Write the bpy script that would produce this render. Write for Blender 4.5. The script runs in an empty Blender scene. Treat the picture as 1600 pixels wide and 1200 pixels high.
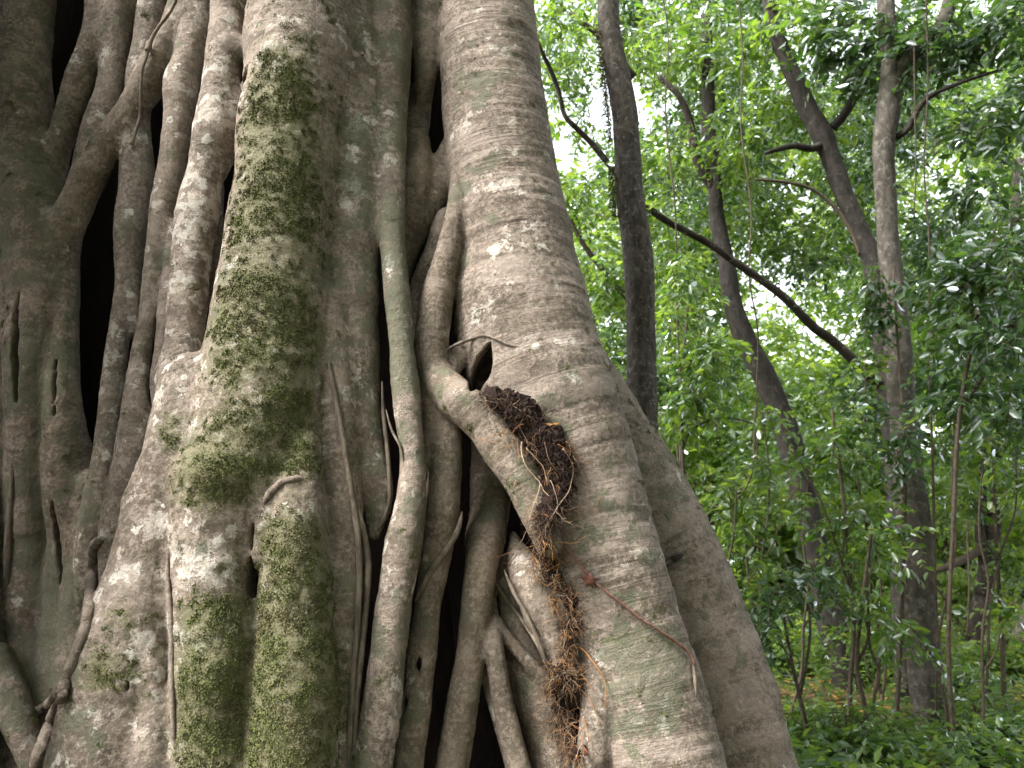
import bpy, math, random, time
import numpy as np
from mathutils import Vector
T0 = time.time()
rng = np.random.default_rng(7)
random.seed(7)
sc = bpy.context.scene
COL = sc.collection

# ------------------------------------------------------------------ camera, sky, sun, exposure
PITCH = math.radians(12.0)
CAMZ = 1.6
F = 1232.0                                   # focal length in photograph pixels (1600 wide)
cam_d = bpy.data.cameras.new('camera')
cam_d.sensor_width = 36.0
cam_d.lens = 36.0 * F / 1600.0
cam_d.clip_start = 0.05
cam_d.clip_end = 2000
cam_d.dof.use_dof = True
cam_d.dof.focus_distance = 3.2
cam_d.dof.aperture_fstop = 4.0
cam = bpy.data.objects.new('camera', cam_d)
COL.objects.link(cam)
cam.location = (0, 0, CAMZ)
cam.rotation_euler = (math.pi / 2 + PITCH, 0, 0)
sc.camera = cam

SUN_EL, SUN_AZ = math.radians(52), math.radians(-114)      # azimuth from +Y towards +X
w = bpy.data.worlds.new('World'); sc.world = w; w.use_nodes = True
nt = w.node_tree; nt.nodes.clear()
sky = nt.nodes.new('ShaderNodeTexSky'); sky.sky_type = 'NISHITA'; sky.sun_disc = False
sky.sun_elevation = SUN_EL; sky.sun_rotation = SUN_AZ
sky.air_density = 1.0; sky.dust_density = 4.0; sky.ozone_density = 1.0
hs = nt.nodes.new('ShaderNodeHueSaturation'); hs.inputs['Saturation'].default_value = 0.22
bg = nt.nodes.new('ShaderNodeBackground'); bg.inputs['Strength'].default_value = 0.15
wo = nt.nodes.new('ShaderNodeOutputWorld')
nt.links.new(sky.outputs[0], hs.inputs['Color']); nt.links.new(hs.outputs[0], bg.inputs[0]); nt.links.new(bg.outputs[0], wo.inputs[0])
sd = bpy.data.lights.new('sun', 'SUN'); sd.energy = 1.35; sd.angle = math.radians(14); sd.color = (1.0, 0.95, 0.86)
so = bpy.data.objects.new('sun', sd); COL.objects.link(so); so.location = (0, 0, 30)
sv = Vector((math.sin(SUN_AZ) * math.cos(SUN_EL), math.cos(SUN_AZ) * math.cos(SUN_EL), math.sin(SUN_EL)))
so.rotation_euler = sv.to_track_quat('Z', 'Y').to_euler()
sc.view_settings.view_transform = 'Standard'
sc.view_settings.look = 'None'
sc.view_settings.exposure = 2.5
sc.view_settings.gamma = 1.0
sc.view_settings.use_curve_mapping = False
sc.render.engine = 'CYCLES'
sc.cycles.use_denoising = True
sc.cycles.max_bounces = 6
sc.cycles.diffuse_bounces = 3
sc.cycles.glossy_bounces = 2
sc.cycles.transmission_bounces = 4
sc.cycles.sample_clamp_indirect = 6.0

# ------------------------------------------------------------------ helpers
CP, SP = math.cos(PITCH), math.sin(PITCH)
def at(px, py, Y):
    """world point seen at photograph pixel (px, py) on the vertical plane y = Y"""
    u = (np.asarray(px, float) - 800) / F; v = (600 - np.asarray(py, float)) / F
    dy = CP - v * SP; dz = SP + v * CP
    t = Y / dy
    return np.stack([u * t, np.broadcast_to(np.asarray(Y, float), np.shape(t)) + 0 * t, CAMZ + dz * t], -1), t / F
def project(P):
    P = np.asarray(P, float)
    x, y, z = P[..., 0], P[..., 1], P[..., 2] - CAMZ
    d = y * CP + z * SP; up = -y * SP + z * CP
    d = np.where(np.abs(d) < 1e-4, 1e-4, d)
    return 800 + F * x / d, 600 - F * up / d, d

def hash3(i, j, k, seed):
    i = i.astype(np.uint32); j = j.astype(np.uint32); k = k.astype(np.uint32)
    h = i * np.uint32(374761393) + j * np.uint32(668265263) + k * np.uint32(2147483647 - 1274126177) + np.uint32((seed * 974634777) & 0xffffffff)
    h = (h ^ (h >> np.uint32(13))) * np.uint32(1274126177)
    h = h ^ (h >> np.uint32(16))
    return (h & np.uint32(0xffffff)).astype(np.float32) / np.float32(0xffffff)
def vnoise(P, scale, seed=0):
    """value noise, -1..1, P (n,3) or a tuple of three arrays"""
    Q = np.asarray(P, np.float32) * np.float32(scale) + np.float32(1000.0)
    I = np.floor(Q).astype(np.int64); f = (Q - I).astype(np.float32); f = f * f * (3 - 2 * f)
    r = 0
    for dx in (0, 1):
        wx = f[:, 0] if dx else 1 - f[:, 0]
        for dy in (0, 1):
            wy = f[:, 1] if dy else 1 - f[:, 1]
            for dz in (0, 1):
                wz = f[:, 2] if dz else 1 - f[:, 2]
                r = r + wx * wy * wz * hash3(I[:, 0] + dx, I[:, 1] + dy, I[:, 2] + dz, seed)
    return r * 2 - 1
def fbm(P, scale, seed=0, octv=3):
    r = 0; a = 1.0; s = 0
    for o in range(octv):
        r = r + a * vnoise(P, scale * 2 ** o, seed + 17 * o); s += a; a *= 0.5
    return r / s

def make_mesh(name, V, Fc, mat=None, smooth=True, attrs=None, colors=None):
    """V (n,3); Fc an (m,k) array or a list of such arrays"""
    me = bpy.data.meshes.new(name)
    V = np.ascontiguousarray(V, np.float32)
    Fs = Fc if isinstance(Fc, (list, tuple)) else [Fc]
    Fs = [np.asarray(f, np.int32) for f in Fs if len(f)]
    nl = sum(f.size for f in Fs); npoly = sum(len(f) for f in Fs)
    me.vertices.add(len(V)); me.vertices.foreach_set('co', V.ravel())
    me.loops.add(nl); me.polygons.add(npoly)
    me.loops.foreach_set('vertex_index', np.concatenate([f.ravel() for f in Fs]))
    tot = np.concatenate([np.full(len(f), f.shape[1], np.int32) for f in Fs])
    st = np.concatenate([[0], np.cumsum(tot)[:-1]]).astype(np.int32)
    me.polygons.foreach_set('loop_start', st)
    me.update(calc_edges=True)
    if smooth: me.shade_smooth()
    for k, a in (attrs or {}).items():
        at_ = me.attributes.new(k, 'FLOAT', 'POINT'); at_.data.foreach_set('value', np.ascontiguousarray(a, np.float32))
    if mat: me.materials.append(mat)
    return me
def link(name, me, parent=None, loc=None):
    o = bpy.data.objects.new(name, me); COL.objects.link(o)
    if parent is not None: o.parent = parent
    if loc is not None: o.location = loc
    return o
def thing(name, label, cat, loc=(0, 0, 0), group=None, me=None):
    o = bpy.data.objects.new(name, me); COL.objects.link(o); o.location = loc
    o['label'] = label; o['category'] = cat
    if group: o['group'] = group
    return o
def base_of(o): return np.array(o.location, float)
def catmull(N, sub):
    N = np.asarray(N, float)
    if len(N) < 2: return N
    P = np.vstack([2 * N[0] - N[1], N, 2 * N[-1] - N[-2]])
    t = np.linspace(0, 1, sub, endpoint=False)[:, None]
    out = []
    for i in range(len(N) - 1):
        a, b, c, d = P[i], P[i + 1], P[i + 2], P[i + 3]
        out.append(0.5 * (2 * b + (c - a) * t + (2 * a - 5 * b + 4 * c - d) * t ** 2 + (3 * b - a - 3 * c + d) * t ** 3))
    return np.vstack(out + [N[-1:]])
def tube(P, R, sides=8, rough=0.0, seed=0, cap=True):
    """swept tube: verts, quads (ends closed by fans folded into quads)"""
    P = np.asarray(P, float); R = np.broadcast_to(np.asarray(R, float), (len(P),)).copy()
    n = len(P)
    Tn = np.gradient(P, axis=0); Tn /= np.linalg.norm(Tn, axis=1)[:, None] + 1e-12
    ref = np.array([0.31, 0.95, 0.11]) if abs(Tn[0] @ np.array([0.31, 0.95, 0.11])) < 0.9 else np.array([1.0, 0.1, 0.0])
    U = np.cross(Tn, ref); U /= np.linalg.norm(U, axis=1)[:, None] + 1e-9
    W = np.cross(Tn, U)
    a = np.arange(sides) * 2 * math.pi / sides
    ring = (np.cos(a)[None, :, None] * U[:, None, :] + np.sin(a)[None, :, None] * W[:, None, :])
    V = P[:, None, :] + ring * R[:, None, None]
    if rough > 0:
        nz = fbm(V.reshape(-1, 3), 1.2 / max(R.mean(), 1e-4), seed, 3).reshape(n, sides, 1)
        V = V + ring * nz * R[:, None, None] * rough
    V = V.reshape(-1, 3)
    i = np.arange(n - 1)[:, None] * sides; j = np.arange(sides)[None, :]; k = (j + 1) % sides
    Q = np.stack([i + j, i + k, i + sides + k, i + sides + j], -1).reshape(-1, 4)
    tris = []
    if cap:
        for c in range(1, sides - 1):
            tris.append((0, c + 1, c)); b = (n - 1) * sides; tris.append((b, b + c, b + c + 1))
    return V, Q, np.array(tris, np.int32).reshape(-1, 3)
class Bag:
    """joins many tubes / faces into one mesh"""
    def __init__(s): s.V = []; s.Q = []; s.T = []; s.n = 0; s.A = []
    def add(s, V, Q=None, T=None, a=0.0):
        s.V.append(V)
        if Q is not None and len(Q): s.Q.append(np.asarray(Q) + s.n)
        if T is not None and len(T): s.T.append(np.asarray(T) + s.n)
        s.A.append(np.full(len(V), a)); s.n += len(V)
    def tube(s, P, R, sides=6, rough=0.0, a=0.0, seed=0): s.add(*tube(P, R, sides, rough, seed), a)
    def mesh(s, name, mat, smooth=True, origin=(0, 0, 0)):
        V = np.vstack(s.V) - np.asarray(origin)
        Fc = []
        if s.Q: Fc.append(np.vstack(s.Q))
        if s.T: Fc.append(np.vstack(s.T))
        return make_mesh(name, V, Fc, mat, smooth, {'var': np.concatenate(s.A)})

# ------------------------------------------------------------------ materials
class NT:
    def __init__(s, name):
        s.m = bpy.data.materials.new(name); s.m.use_nodes = True; s.t = s.m.node_tree; s.t.nodes.clear()
        s.out = s.n('ShaderNodeOutputMaterial')
    def n(s, typ, **kw):
        nd = s.t.nodes.new(typ)
        for k, v in kw.items(): setattr(nd, k, v)
        return nd
    def l(s, a, b): s.t.links.new(a, b)
    def set(s, sock, v):
        if hasattr(v, 'is_output'): s.l(v, sock)
        else: sock.default_value = v
    def math(s, op, a, b=0.0, c=None, clamp=False):
        nd = s.n('ShaderNodeMath', operation=op, use_clamp=clamp)
        s.set(nd.inputs[0], a); s.set(nd.inputs[1], b)
        if c is not None: s.set(nd.inputs[2], c)
        return nd.outputs[0]
    def mix(s, f, a, b):
        nd = s.n('ShaderNodeMix', data_type='RGBA')
        s.set(nd.inputs[0], f)
        for sock, v in ((nd.inputs[6], a), (nd.inputs[7], b)):
            s.set(sock, v if hasattr(v, 'is_output') else (*v, 1.0))
        return nd.outputs[2]
    def noise(s, vec, scale, detail=4, rough=0.55, dist=0.0):
        nd = s.n('ShaderNodeTexNoise'); s.l(vec, nd.inputs['Vector'])
        nd.inputs['Scale'].default_value = scale; nd.inputs['Detail'].default_value = detail
        nd.inputs['Roughness'].default_value = rough; nd.inputs['Distortion'].default_value = dist
        return nd.outputs[0]
    def step(s, v, lo, hi):
        nd = s.n('ShaderNodeMapRange', interpolation_type='SMOOTHSTEP'); s.set(nd.inputs[0], v)
        s.set(nd.inputs[1], lo); s.set(nd.inputs[2], hi)
        return nd.outputs[0]
    def attr(s, name): 
        nd = s.n('ShaderNodeAttribute'); nd.attribute_name = name; return nd
    def scale(s, vec, xyz):
        nd = s.n('ShaderNodeVectorMath', operation='MULTIPLY'); s.l(vec, nd.inputs[0]); nd.inputs[1].default_value = xyz
        return nd.outputs[0]
    def coord(s): return s.n('ShaderNodeTexCoord').outputs['Object']
    def bump(s, h, strength, dist, normal=None):
        nd = s.n('ShaderNodeBump'); nd.inputs['Strength'].default_value = strength; nd.inputs['Distance'].default_value = dist
        s.l(h, nd.inputs['Height'])
        if normal is not None: s.l(normal, nd.inputs['Normal'])
        return nd.outputs[0]
    def surf(s, col, rough=0.8, normal=None, spec=0.3):
        p = s.n('ShaderNodeBsdfPrincipled'); s.set(p.inputs['Base Color'], col if hasattr(col, 'is_output') else (*col, 1))
        s.set(p.inputs['Roughness'], rough); p.inputs['Specular IOR Level'].default_value = spec
        if normal is not None: s.l(normal, p.inputs['Normal'])
        s.l(p.outputs[0], s.out.inputs[0]); return p

def fig_bark():
    t = NT('fig_bark'); co = t.coord()
    A = {k: t.attr(k).outputs['Fac'] for k in ('pale', 'ring', 'tan', 'algae_shade', 'moss', 'along')}
    big = t.noise(co, 2.6, 5, 0.6); mid = t.noise(co, 9, 6, 0.62, 0.4); fine = t.noise(co, 55, 5, 0.7); spk = t.noise(co, 160, 3, 0.6)
    # bands running across each root
    cxyz = t.n('ShaderNodeCombineXYZ'); sep = t.n('ShaderNodeSeparateXYZ'); t.l(co, sep.inputs[0])
    t.l(t.math('MULTIPLY', sep.outputs[0], 1.6), cxyz.inputs[0]); t.l(t.math('MULTIPLY', sep.outputs[1], 1.6), cxyz.inputs[1])
    t.l(t.math('MULTIPLY', A['along'], 17.0), cxyz.inputs[2])
    band = t.noise(cxyz.outputs[0], 1.0, 5, 0.65)
    bandf = t.noise(t.scale(cxyz.outputs[0], (2.2, 2.2, 4.5)), 1.0, 4, 0.6)
    # crisp, uneven flecks: voronoi cells on warped coordinates
    wn = t.n('ShaderNodeTexNoise'); t.l(co, wn.inputs['Vector']); wn.inputs['Scale'].default_value = 38; wn.inputs['Detail'].default_value = 5; wn.inputs['Roughness'].default_value = .65
    def cells(scale, warp, off):
        a_ = t.n('ShaderNodeVectorMath', operation='MULTIPLY_ADD'); t.l(wn.outputs['Color'], a_.inputs[0]); a_.inputs[1].default_value = (warp,) * 3; t.l(co, a_.inputs[2])
        b_ = t.n('ShaderNodeVectorMath', operation='ADD'); t.l(a_.outputs[0], b_.inputs[0]); b_.inputs[1].default_value = (off, off * .7, off * 1.3)
        v_ = t.n('ShaderNodeTexVoronoi'); t.l(b_.outputs[0], v_.inputs['Vector']); v_.inputs['Scale'].default_value = scale
        s_ = t.n('ShaderNodeSeparateColor'); t.l(v_.outputs['Color'], s_.inputs[0]); return s_.outputs
    c1 = cells(17, .09, 3.1); c2 = cells(24, .07, 7.7); c3 = cells(13, .10, 1.9); c4 = cells(48, .04, 5.5)
    base = t.mix(t.step(big, 0.36, 0.66), (0.098, 0.074, 0.058), (0.228, 0.182, 0.149))
    base = t.mix(A['tan'], base, t.mix(mid, (0.130, 0.095, 0.055), (0.24, 0.18, 0.105)))
    tone = t.mix(c1[0], (0.076, 0.060, 0.048), (0.290, 0.234, 0.197))
    base = t.mix(t.math('MULTIPLY', t.step(fine, .30, .62), .55), base, tone)
    base = t.mix(t.math('MULTIPLY', t.step(fine, 0.46, 0.58), 0.40), base, (0.30, 0.25, 0.20))
    base = t.mix(t.math('MULTIPLY', t.step(spk, 0.56, 0.44), 0.35), base, (0.075, 0.058, 0.042))
    base = t.mix(t.math('MULTIPLY', t.step(t.math('ADD', mid, t.math('MULTIPLY', t.math('SUBTRACT', fine, .5), .5)), 0.50, 0.43), 0.50), base, (0.070, 0.056, 0.040))
    # bands: pinkish pale against brown, and fine dark lines
    bmask = t.math('MULTIPLY', t.step(t.math('ADD', band, t.math('MULTIPLY', t.math('SUBTRACT', fine, .5), .25)), 0.45, 0.60), A['ring'])
    base = t.mix(t.math('MULTIPLY', bmask, 0.50), base, (0.335, 0.275, 0.235))
    base = t.mix(t.math('MULTIPLY', t.math('MULTIPLY', t.step(bandf, 0.40, 0.30), A['ring']), 0.36), base, (0.080, 0.060, 0.045))
    # crustose lichen: pale patches with crisp, uneven rims
    lz = t.math('ADD', t.noise(co, 4.5, 6, 0.65), t.math('MULTIPLY', A['pale'], 0.25))
    lpr = t.step(lz, 0.56, 0.98)
    lich = t.step(t.math('SUBTRACT', lpr, t.math('MULTIPLY', c2[0], 1.0)), -.02, .02)
    lich2 = t.step(t.math('SUBTRACT', t.math('MULTIPLY', lpr, .8), t.math('MULTIPLY', c4[0], 1.0)), -.03, .03)
    lcol = t.mix(c2[1], (0.34, 0.285, 0.24), (0.46, 0.44, 0.395))
    lcol = t.mix(t.math('MULTIPLY', t.step(spk, 0.50, 0.60), 0.45), lcol, (0.20, 0.17, 0.135))
    base = t.mix(t.math('MULTIPLY', lich2, 0.40), base, (0.34, 0.295, 0.25))
    base = t.mix(t.math('MULTIPLY', lich, t.math('MULTIPLY', t.step(fine, .28, .50), .9)), base, lcol)
    # dull green-grey algae film, which also carries some painted shade
    az_ = t.math('ADD', t.noise(co, 5.0, 6, 0.65), t.math('MULTIPLY', A['algae_shade'], 0.24))
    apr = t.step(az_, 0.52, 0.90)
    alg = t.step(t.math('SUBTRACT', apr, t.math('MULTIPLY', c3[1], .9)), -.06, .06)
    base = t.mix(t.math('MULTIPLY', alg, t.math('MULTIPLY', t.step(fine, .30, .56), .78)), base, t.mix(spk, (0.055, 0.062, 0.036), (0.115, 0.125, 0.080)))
    # moss stain under the moss tufts
    msum = t.math('ADD', t.math('MULTIPLY', t.noise(co, 48, 8, 0.75), 1.0), t.math('MULTIPLY', A['moss'], 0.30))
    base = t.mix(t.math('MULTIPLY', t.step(msum, 0.61, 0.80), 0.64), base, t.mix(spk, (0.060, 0.066, 0.022), (0.130, 0.132, 0.058)))
    # pores
    vor = t.n('ShaderNodeTexVoronoi'); t.l(t.scale(co, (1, 1, 1.9)), vor.inputs['Vector']); vor.inputs['Scale'].default_value = 75
    pore = t.step(vor.outputs['Distance'], 0.20, 0.08)
    base = t.mix(t.math('MULTIPLY', t.math('MULTIPLY', pore, t.step(mid, 0.4, 0.6)), 0.6), base, (0.085, 0.065, 0.045))
    h = t.math('ADD', t.math('MULTIPLY', mid, 0.9), t.math('MULTIPLY', fine, 0.55))
    h = t.math('ADD', h, t.math('MULTIPLY', spk, 0.22))
    h = t.math('ADD', h, t.math('MULTIPLY', t.math('MULTIPLY', bandf, t.math('ADD', A['ring'], 0.10)), 0.55))
    h = t.math('ADD', h, t.math('MULTIPLY', lich, 0.10))
    h = t.math('SUBTRACT', h, t.math('MULTIPLY', pore, 0.16))
    nb = t.bump(h, 0.85, 0.016)
    t.surf(base, 0.82, nb, 0.25)
    return t.m
M_BARK = fig_bark()

def simple(name, c1, c2, scale=20, rough=0.85, bump=0.5, dist=0.01, stretch=(1, 1, 1), spec=0.2, var=None):
    t = NT(name); co = t.coord(); v = t.scale(co, stretch)
    n1 = t.noise(v, scale, 5, 0.6); n2 = t.noise(v, scale * 5, 3, 0.6)
    c = t.mix(t.step(t.math('ADD', t.math('MULTIPLY', n1, 0.7), t.math('MULTIPLY', n2, 0.3)), 0.36, 0.64), c1, c2)
    if var is not None: c = t.mix(t.attr('var').outputs['Fac'], c, var)
    h = t.math('ADD', n1, t.math('MULTIPLY', n2, 0.4))
    t.surf(c, rough, t.bump(h, bump, dist), spec)
    return t.m
def tree_bark(name, dark, lightc, lichen, amount, scale=9):
    t = NT(name); co = t.coord(); v = t.scale(co, (1, 1, 0.45))
    n1 = t.noise(v, scale, 6, 0.65); n2 = t.noise(co, scale * 6, 4, 0.65); n3 = t.noise(co, scale * 0.8, 5, 0.6, 0.7)
    c = t.mix(t.step(n1, 0.36, 0.64), dark, lightc)
    c = t.mix(t.math('MULTIPLY', t.step(n2, 0.5, 0.7), 0.5), c, tuple(x * 0.45 for x in dark))
    lm = t.step(t.math('ADD', n3, t.math('MULTIPLY', t.math('SUBTRACT', n2, 0.5), 0.3)), 0.62 - amount * 0.2, 0.68 - amount * 0.2)
    c = t.mix(t.math('MULTIPLY', t.math('MULTIPLY', lm, t.step(n2, .35, .6)), 0.8), c, lichen)
    h = t.math('ADD', t.math('MULTIPLY', n1, 1.0), t.math('MULTIPLY', n2, 0.7))
    t.surf(c, 0.88, t.bump(h, 0.8, 0.02), 0.2)
    return t.m
M_DARKBARK = tree_bark('dark_bark', (0.050, 0.042, 0.035), (0.118, 0.103, 0.089), (0.25, 0.24, 0.22), 0.26, 26)
M_PALEBARK = tree_bark('pale_bark', (0.048, 0.041, 0.034), (0.100, 0.088, 0.074), (0.19, 0.18, 0.155), 0.34, 16)
M_BLACKBARK = tree_bark('blackish_bark', (0.020, 0.017, 0.015), (0.046, 0.040, 0.035), (0.10, 0.095, 0.085), 0.12, 14)
M_BROWNBARK = tree_bark('brown_bark', (0.022, 0.018, 0.015), (0.050, 0.041, 0.034), (0.24, 0.22, 0.18), 0.15, 9)
M_TWIG = simple('twig_bark', (0.036, 0.028, 0.020), (0.085, 0.066, 0.048), 30, 0.85, 0.4, 0.004)
M_VINE = simple('vine_bark', (0.070, 0.055, 0.042), (0.17, 0.14, 0.105), 40, 0.8, 0.5, 0.003, (1, 1, 0.3))
M_REDTWIG = simple('reddish_twig', (0.085, 0.040, 0.030), (0.19, 0.095, 0.070), 60, .7, .3, .003)
M_HUMUS = simple('black_humus', (0.008, 0.005, 0.004), (0.034, 0.019, 0.015), 45, 0.95, 1.0, 0.012)
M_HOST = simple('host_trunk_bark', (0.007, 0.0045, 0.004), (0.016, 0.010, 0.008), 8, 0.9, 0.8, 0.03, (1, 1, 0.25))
# ------------------------------------------------------------------ the strangler fig
def yb(Y, py): return Y + 0.20 * (600 - py) / 600.0      # the trunk leans back as it rises
ROOTS = []
def R(nodes, Y, s=1.0, pale=0.0, ring=0.2, tan=0.0, algae_shade=0.0, moss=0.0, name='aerial_root', label=None, up=True, down=True, k=1.0):
    ROOTS.append(dict(nodes=nodes, Y=Y, s=s, pale=pale, ring=ring, tan=tan, algae_shade=algae_shade, moss=moss, name=name, label=label, up=up, down=down))
# far left columns, deep and dim
R([(-330,0,60),(-330,400,65),(-340,800,80),(-360,1200,95)], 3.75, algae_shade=.3)
R([(-210,0,60),(-205,400,60),(-220,800,70),(-230,1200,90)], 3.7, algae_shade=.3)
R([(-90,0,55),(-85,300,60),(-80,700,65),(-95,1200,80)], 3.7, algae_shade=.3)
R([(38,0,44),(34,120,42),(38,230,44),(52,330,52),(60,430,50),(56,560,46),(52,700,40,3.74),(46,850,36,3.84),(46,1000,42,3.88),(40,1200,50,3.9)], 3.64, algae_shade=.5, tan=.25)
R([(-10,0,40),(-8,150,40),(-14,300,40),(-10,450,34),(-2,600,22,3.72),(0,800,22,3.82),(-4,1000,26,3.86),(-10,1200,40,3.9)], 3.66, algae_shade=.4, tan=.1)
R([(108,330,14),(104,430,19),(98,520,22),(99,640,27),(110,750,40,3.72),(118,850,38,3.82),(104,950,36,3.88),(96,1050,40,3.9),(90,1200,50,3.92)], 3.62, algae_shade=.45, tan=.25, up=False)
R([(150,760,30,3.7),(148,850,36,3.78),(138,950,40,3.84),(130,1060,50,3.9),(125,1200,60,3.9)], 3.84, algae_shade=.4, tan=.2, up=False)
R([(-6,1030,26),(24,1110,26),(52,1190,22),(60,1260,20)], 3.72, tan=.2, algae_shade=.3, up=False)
R([(-200,0,100),(-220,400,115),(-265,800,140),(-320,1200,165)], 2.70, algae_shade=.3, ring=.3, name='buttress_root')  # unseen buttress out of frame, added to shade the left columns
# the netted roots, upper left
R([(160,-20,22,3.56),(152,50,21,3.56),(126,125,22,3.58),(103,195,20,3.60),(86,250,20,3.64),(70,310,22,3.68)], 3.58, pale=.2, tan=.3, up=True, down=False)
R([(192,-20,29),(182,55,26),(178,105,22),(169,160,24),(152,212,24),(137,260,20),(124,305,13),(112,350,10)], 3.56, pale=.2, algae_shade=.15, down=False)
R([(296,-10,26,3.42),(284,30,27,3.42),(268,64,25,3.43),(246,104,26,3.44),(226,140,24,3.45),(206,170,22,3.46),(168,226,24,3.49),(140,274,25,3.52),(118,322,25,3.55),(100,362,27,3.58),(88,410,30,3.62),(80,480,32,3.68),(76,560,28,3.74)], 3.44, pale=.25, tan=.3, down=False, label='diagonal root slanting across its neighbours')
R([(312,-15,22),(306,40,25),(298,90,25),(284,130,26),(280,175,22),(270,245,21),(257,315,20),(247,385,18),(238,430,15),(232,480,13),(220,545,14),(212,610,18),(212,680,27),(207,750,33),(192,805,32),(178,850,22),(172,900,16),(168,960,14)], 3.40, pale=.35, ring=.4, tan=.15, down=False)
R([(246,-20,27),(238,40,26),(226,95,22),(216,150,20),(212,200,22),(214,280,26),(207,350,26),(202,410,20),(208,470,12),(212,520,8)], 3.52, pale=.3, algae_shade=.1, down=False)
R([(200,330,9),(194,400,11),(190,470,13),(181,560,17),(173,640,18),(166,710,22),(158,780,28),(150,850,30),(142,930,24)], 3.5, pale=.45, algae_shade=.25, up=False, down=False)
R([(274,350,9),(268,420,12),(260,490,14),(255,545,13),(250,600,15),(255,650,14),(262,700,14)], 3.38, pale=.3, ring=.5, up=False, down=False)
R([(358,-20,28),(356,40,28),(349,105,27),(342,157,29),(335,210,32),(322,262,29),(311,315,32),(301,385,31),(296,440,28),(291,500,30),(286,550,34),(280,610,38),(275,680,36)], 3.30, pale=.75, ring=.35, down=False, label='whitish root blotched with pale lichen')
R([(372,150,18),(364,195,22),(352,235,20),(340,268,14)], 3.32, pale=.5, up=False, down=False)
R([(404,75,22),(384,80,18),(366,75,20),(352,90,20)], 3.28, pale=.3, algae_shade=.3, up=False, down=False)
R([(342,290,9),(340,350,9),(334,420,9),(330,480,9)], 3.46, algae_shade=.4, up=False, down=False)
R([(252,600,5),(248,660,7),(246,720,8),(243,780,8)], 3.42, up=False, down=False)
# the mossy buttress and its three toes
R([(476,-20,78),(468,100,84),(456,200,82),(446,300,80),(434,400,84),(424,500,92),(412,600,100),(398,700,108),(385,800,100)], 3.20, ring=.5, moss=.25, pale=.35, tan=.2, down=False, name='buttress_root', label='broad buttress root carpeted with green moss')
R([(300,600,50),(290,700,60),(265,780,64),(240,880,66),(212,980,78),(190,1090,88),(170,1210,92)], 3.14, ring=.2, pale=.55, moss=.0, up=False, name='buttress_root')
R([(345,760,80),(335,850,70),(334,930,66),(338,1010,66),(336,1100,68),(332,1210,70)], 3.08, ring=.3, pale=.4, moss=.2, tan=.2, up=False, name='buttress_root')
R([(470,700,30),(462,790,46),(461,880,56),(462,980,58),(460,1090,66),(456,1210,70)], 3.08, moss=.4, ring=.2, pale=.2, up=False, name='buttress_root')
R([(236,1000,12),(238,1070,16),(236,1140,24),(232,1210,30)], 3.02, pale=.4, up=False)
R([(405,868,16),(420,800,15),(436,768,15),(462,756,13),(484,762,10)], 3.02, pale=.6, up=False, down=False)
R([(514,470,24),(520,560,30),(526,650,32),(530,750,34),(534,850,34),(532,950,34),(528,1060,34),(518,1210,36)], 3.22, pale=.25, tan=.25, algae_shade=.2, up=False)
# the grey panel right of the moss
R([(528,-20,56),(536,90,54),(544,200,52),(546,320,48),(545,430,46),(548,540,44),(555,630,40),(566,700,36),(580,745,34),(590,790,22),(584,835,10)], 3.30, s=.8, algae_shade=.6, pale=.55, ring=.15, down=False)
R([(606,-20,36,3.38),(606,90,36,3.38),(606,190,30,3.36),(608,280,25,3.31),(613,370,21,3.26),(620,460,20),(628,550,20),(636,640,22),(644,720,21),(640,790,25),(630,850,29),(618,930,29),(606,1020,29),(596,1110,30),(580,1210,32)], 3.22, ring=.3, algae_shade=.75, pale=.3, label='straight upright root standing clear of the panel')
R([(668,-20,30),(668,60,28),(664,120,18),(660,190,12,3.66),(656,250,8,3.78)], 3.52, algae_shade=.3, down=False)
R([(646,140,10,3.74),(648,205,20,3.60),(652,265,26),(644,320,24),(628,370,18)], 3.50, tan=.5, up=False, down=False)
R([(714,205,12,3.64),(700,250,22),(680,300,24),(655,345,24),(634,390,20),(622,440,16)], 3.55, tan=.45, algae_shade=.2, up=False, down=False)
R([(700,345,20),(678,400,19),(658,455,20),(646,520,18),(642,590,16),(646,650,12)], 3.48, algae_shade=.35, up=False, down=False)
# the big right buttress with its rings
R([(758,-20,74),(766,100,78),(776,200,82),(790,300,86),(806,400,94),(816,500,107),(846,600,111),(887,700,102),(922,800,93),(948,900,93),(980,1000,92),(1010,1100,97),(1034,1210,102)], 3.48, s=.85, ring=1.0, pale=.12, algae_shade=.1, name='buttress_root', label='smooth flared buttress root ringed with pale bands')
R([(790,180,30,3.70),(808,300,42,3.78),(822,430,42,3.92),(862,520,48,4.02),(896,590,64),(940,700,85),(990,800,96),(1040,900,96),(1076,1000,100),(1106,1100,110),(1132,1210,114)], 4.08, s=.9, ring=.6, algae_shade=.2, up=False, name='buttress_root', label='grey outermost buttress root bordering the forest')
R([(716,235,8,3.42),(715,290,12,3.38),(710,340,16),(698,400,20),(682,470,26),(674,540,27),(676,600,24),(672,660,18),(668,720,10)], 3.34, tan=.3, ring=.6, up=False, down=False, label='reddish root running down beside the upright root')
R([(756,505,8,3.40),(736,530,12,3.40),(714,560,14,3.38),(700,590,14,3.36)], 3.38, algae_shade=.3, up=False, down=False)
R([(676,580,22,3.36),(694,602,28,3.30),(716,624,31),(750,655,31),(785,702,32),(818,752,31),(840,800,28),(856,850,22)], 3.26, ring=.8, tan=.6, algae_shade=.45, up=False, down=False, label='arched root arm stretched over a dark hollow')  # film value also puts the arm's shade into its brown colour
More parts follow.
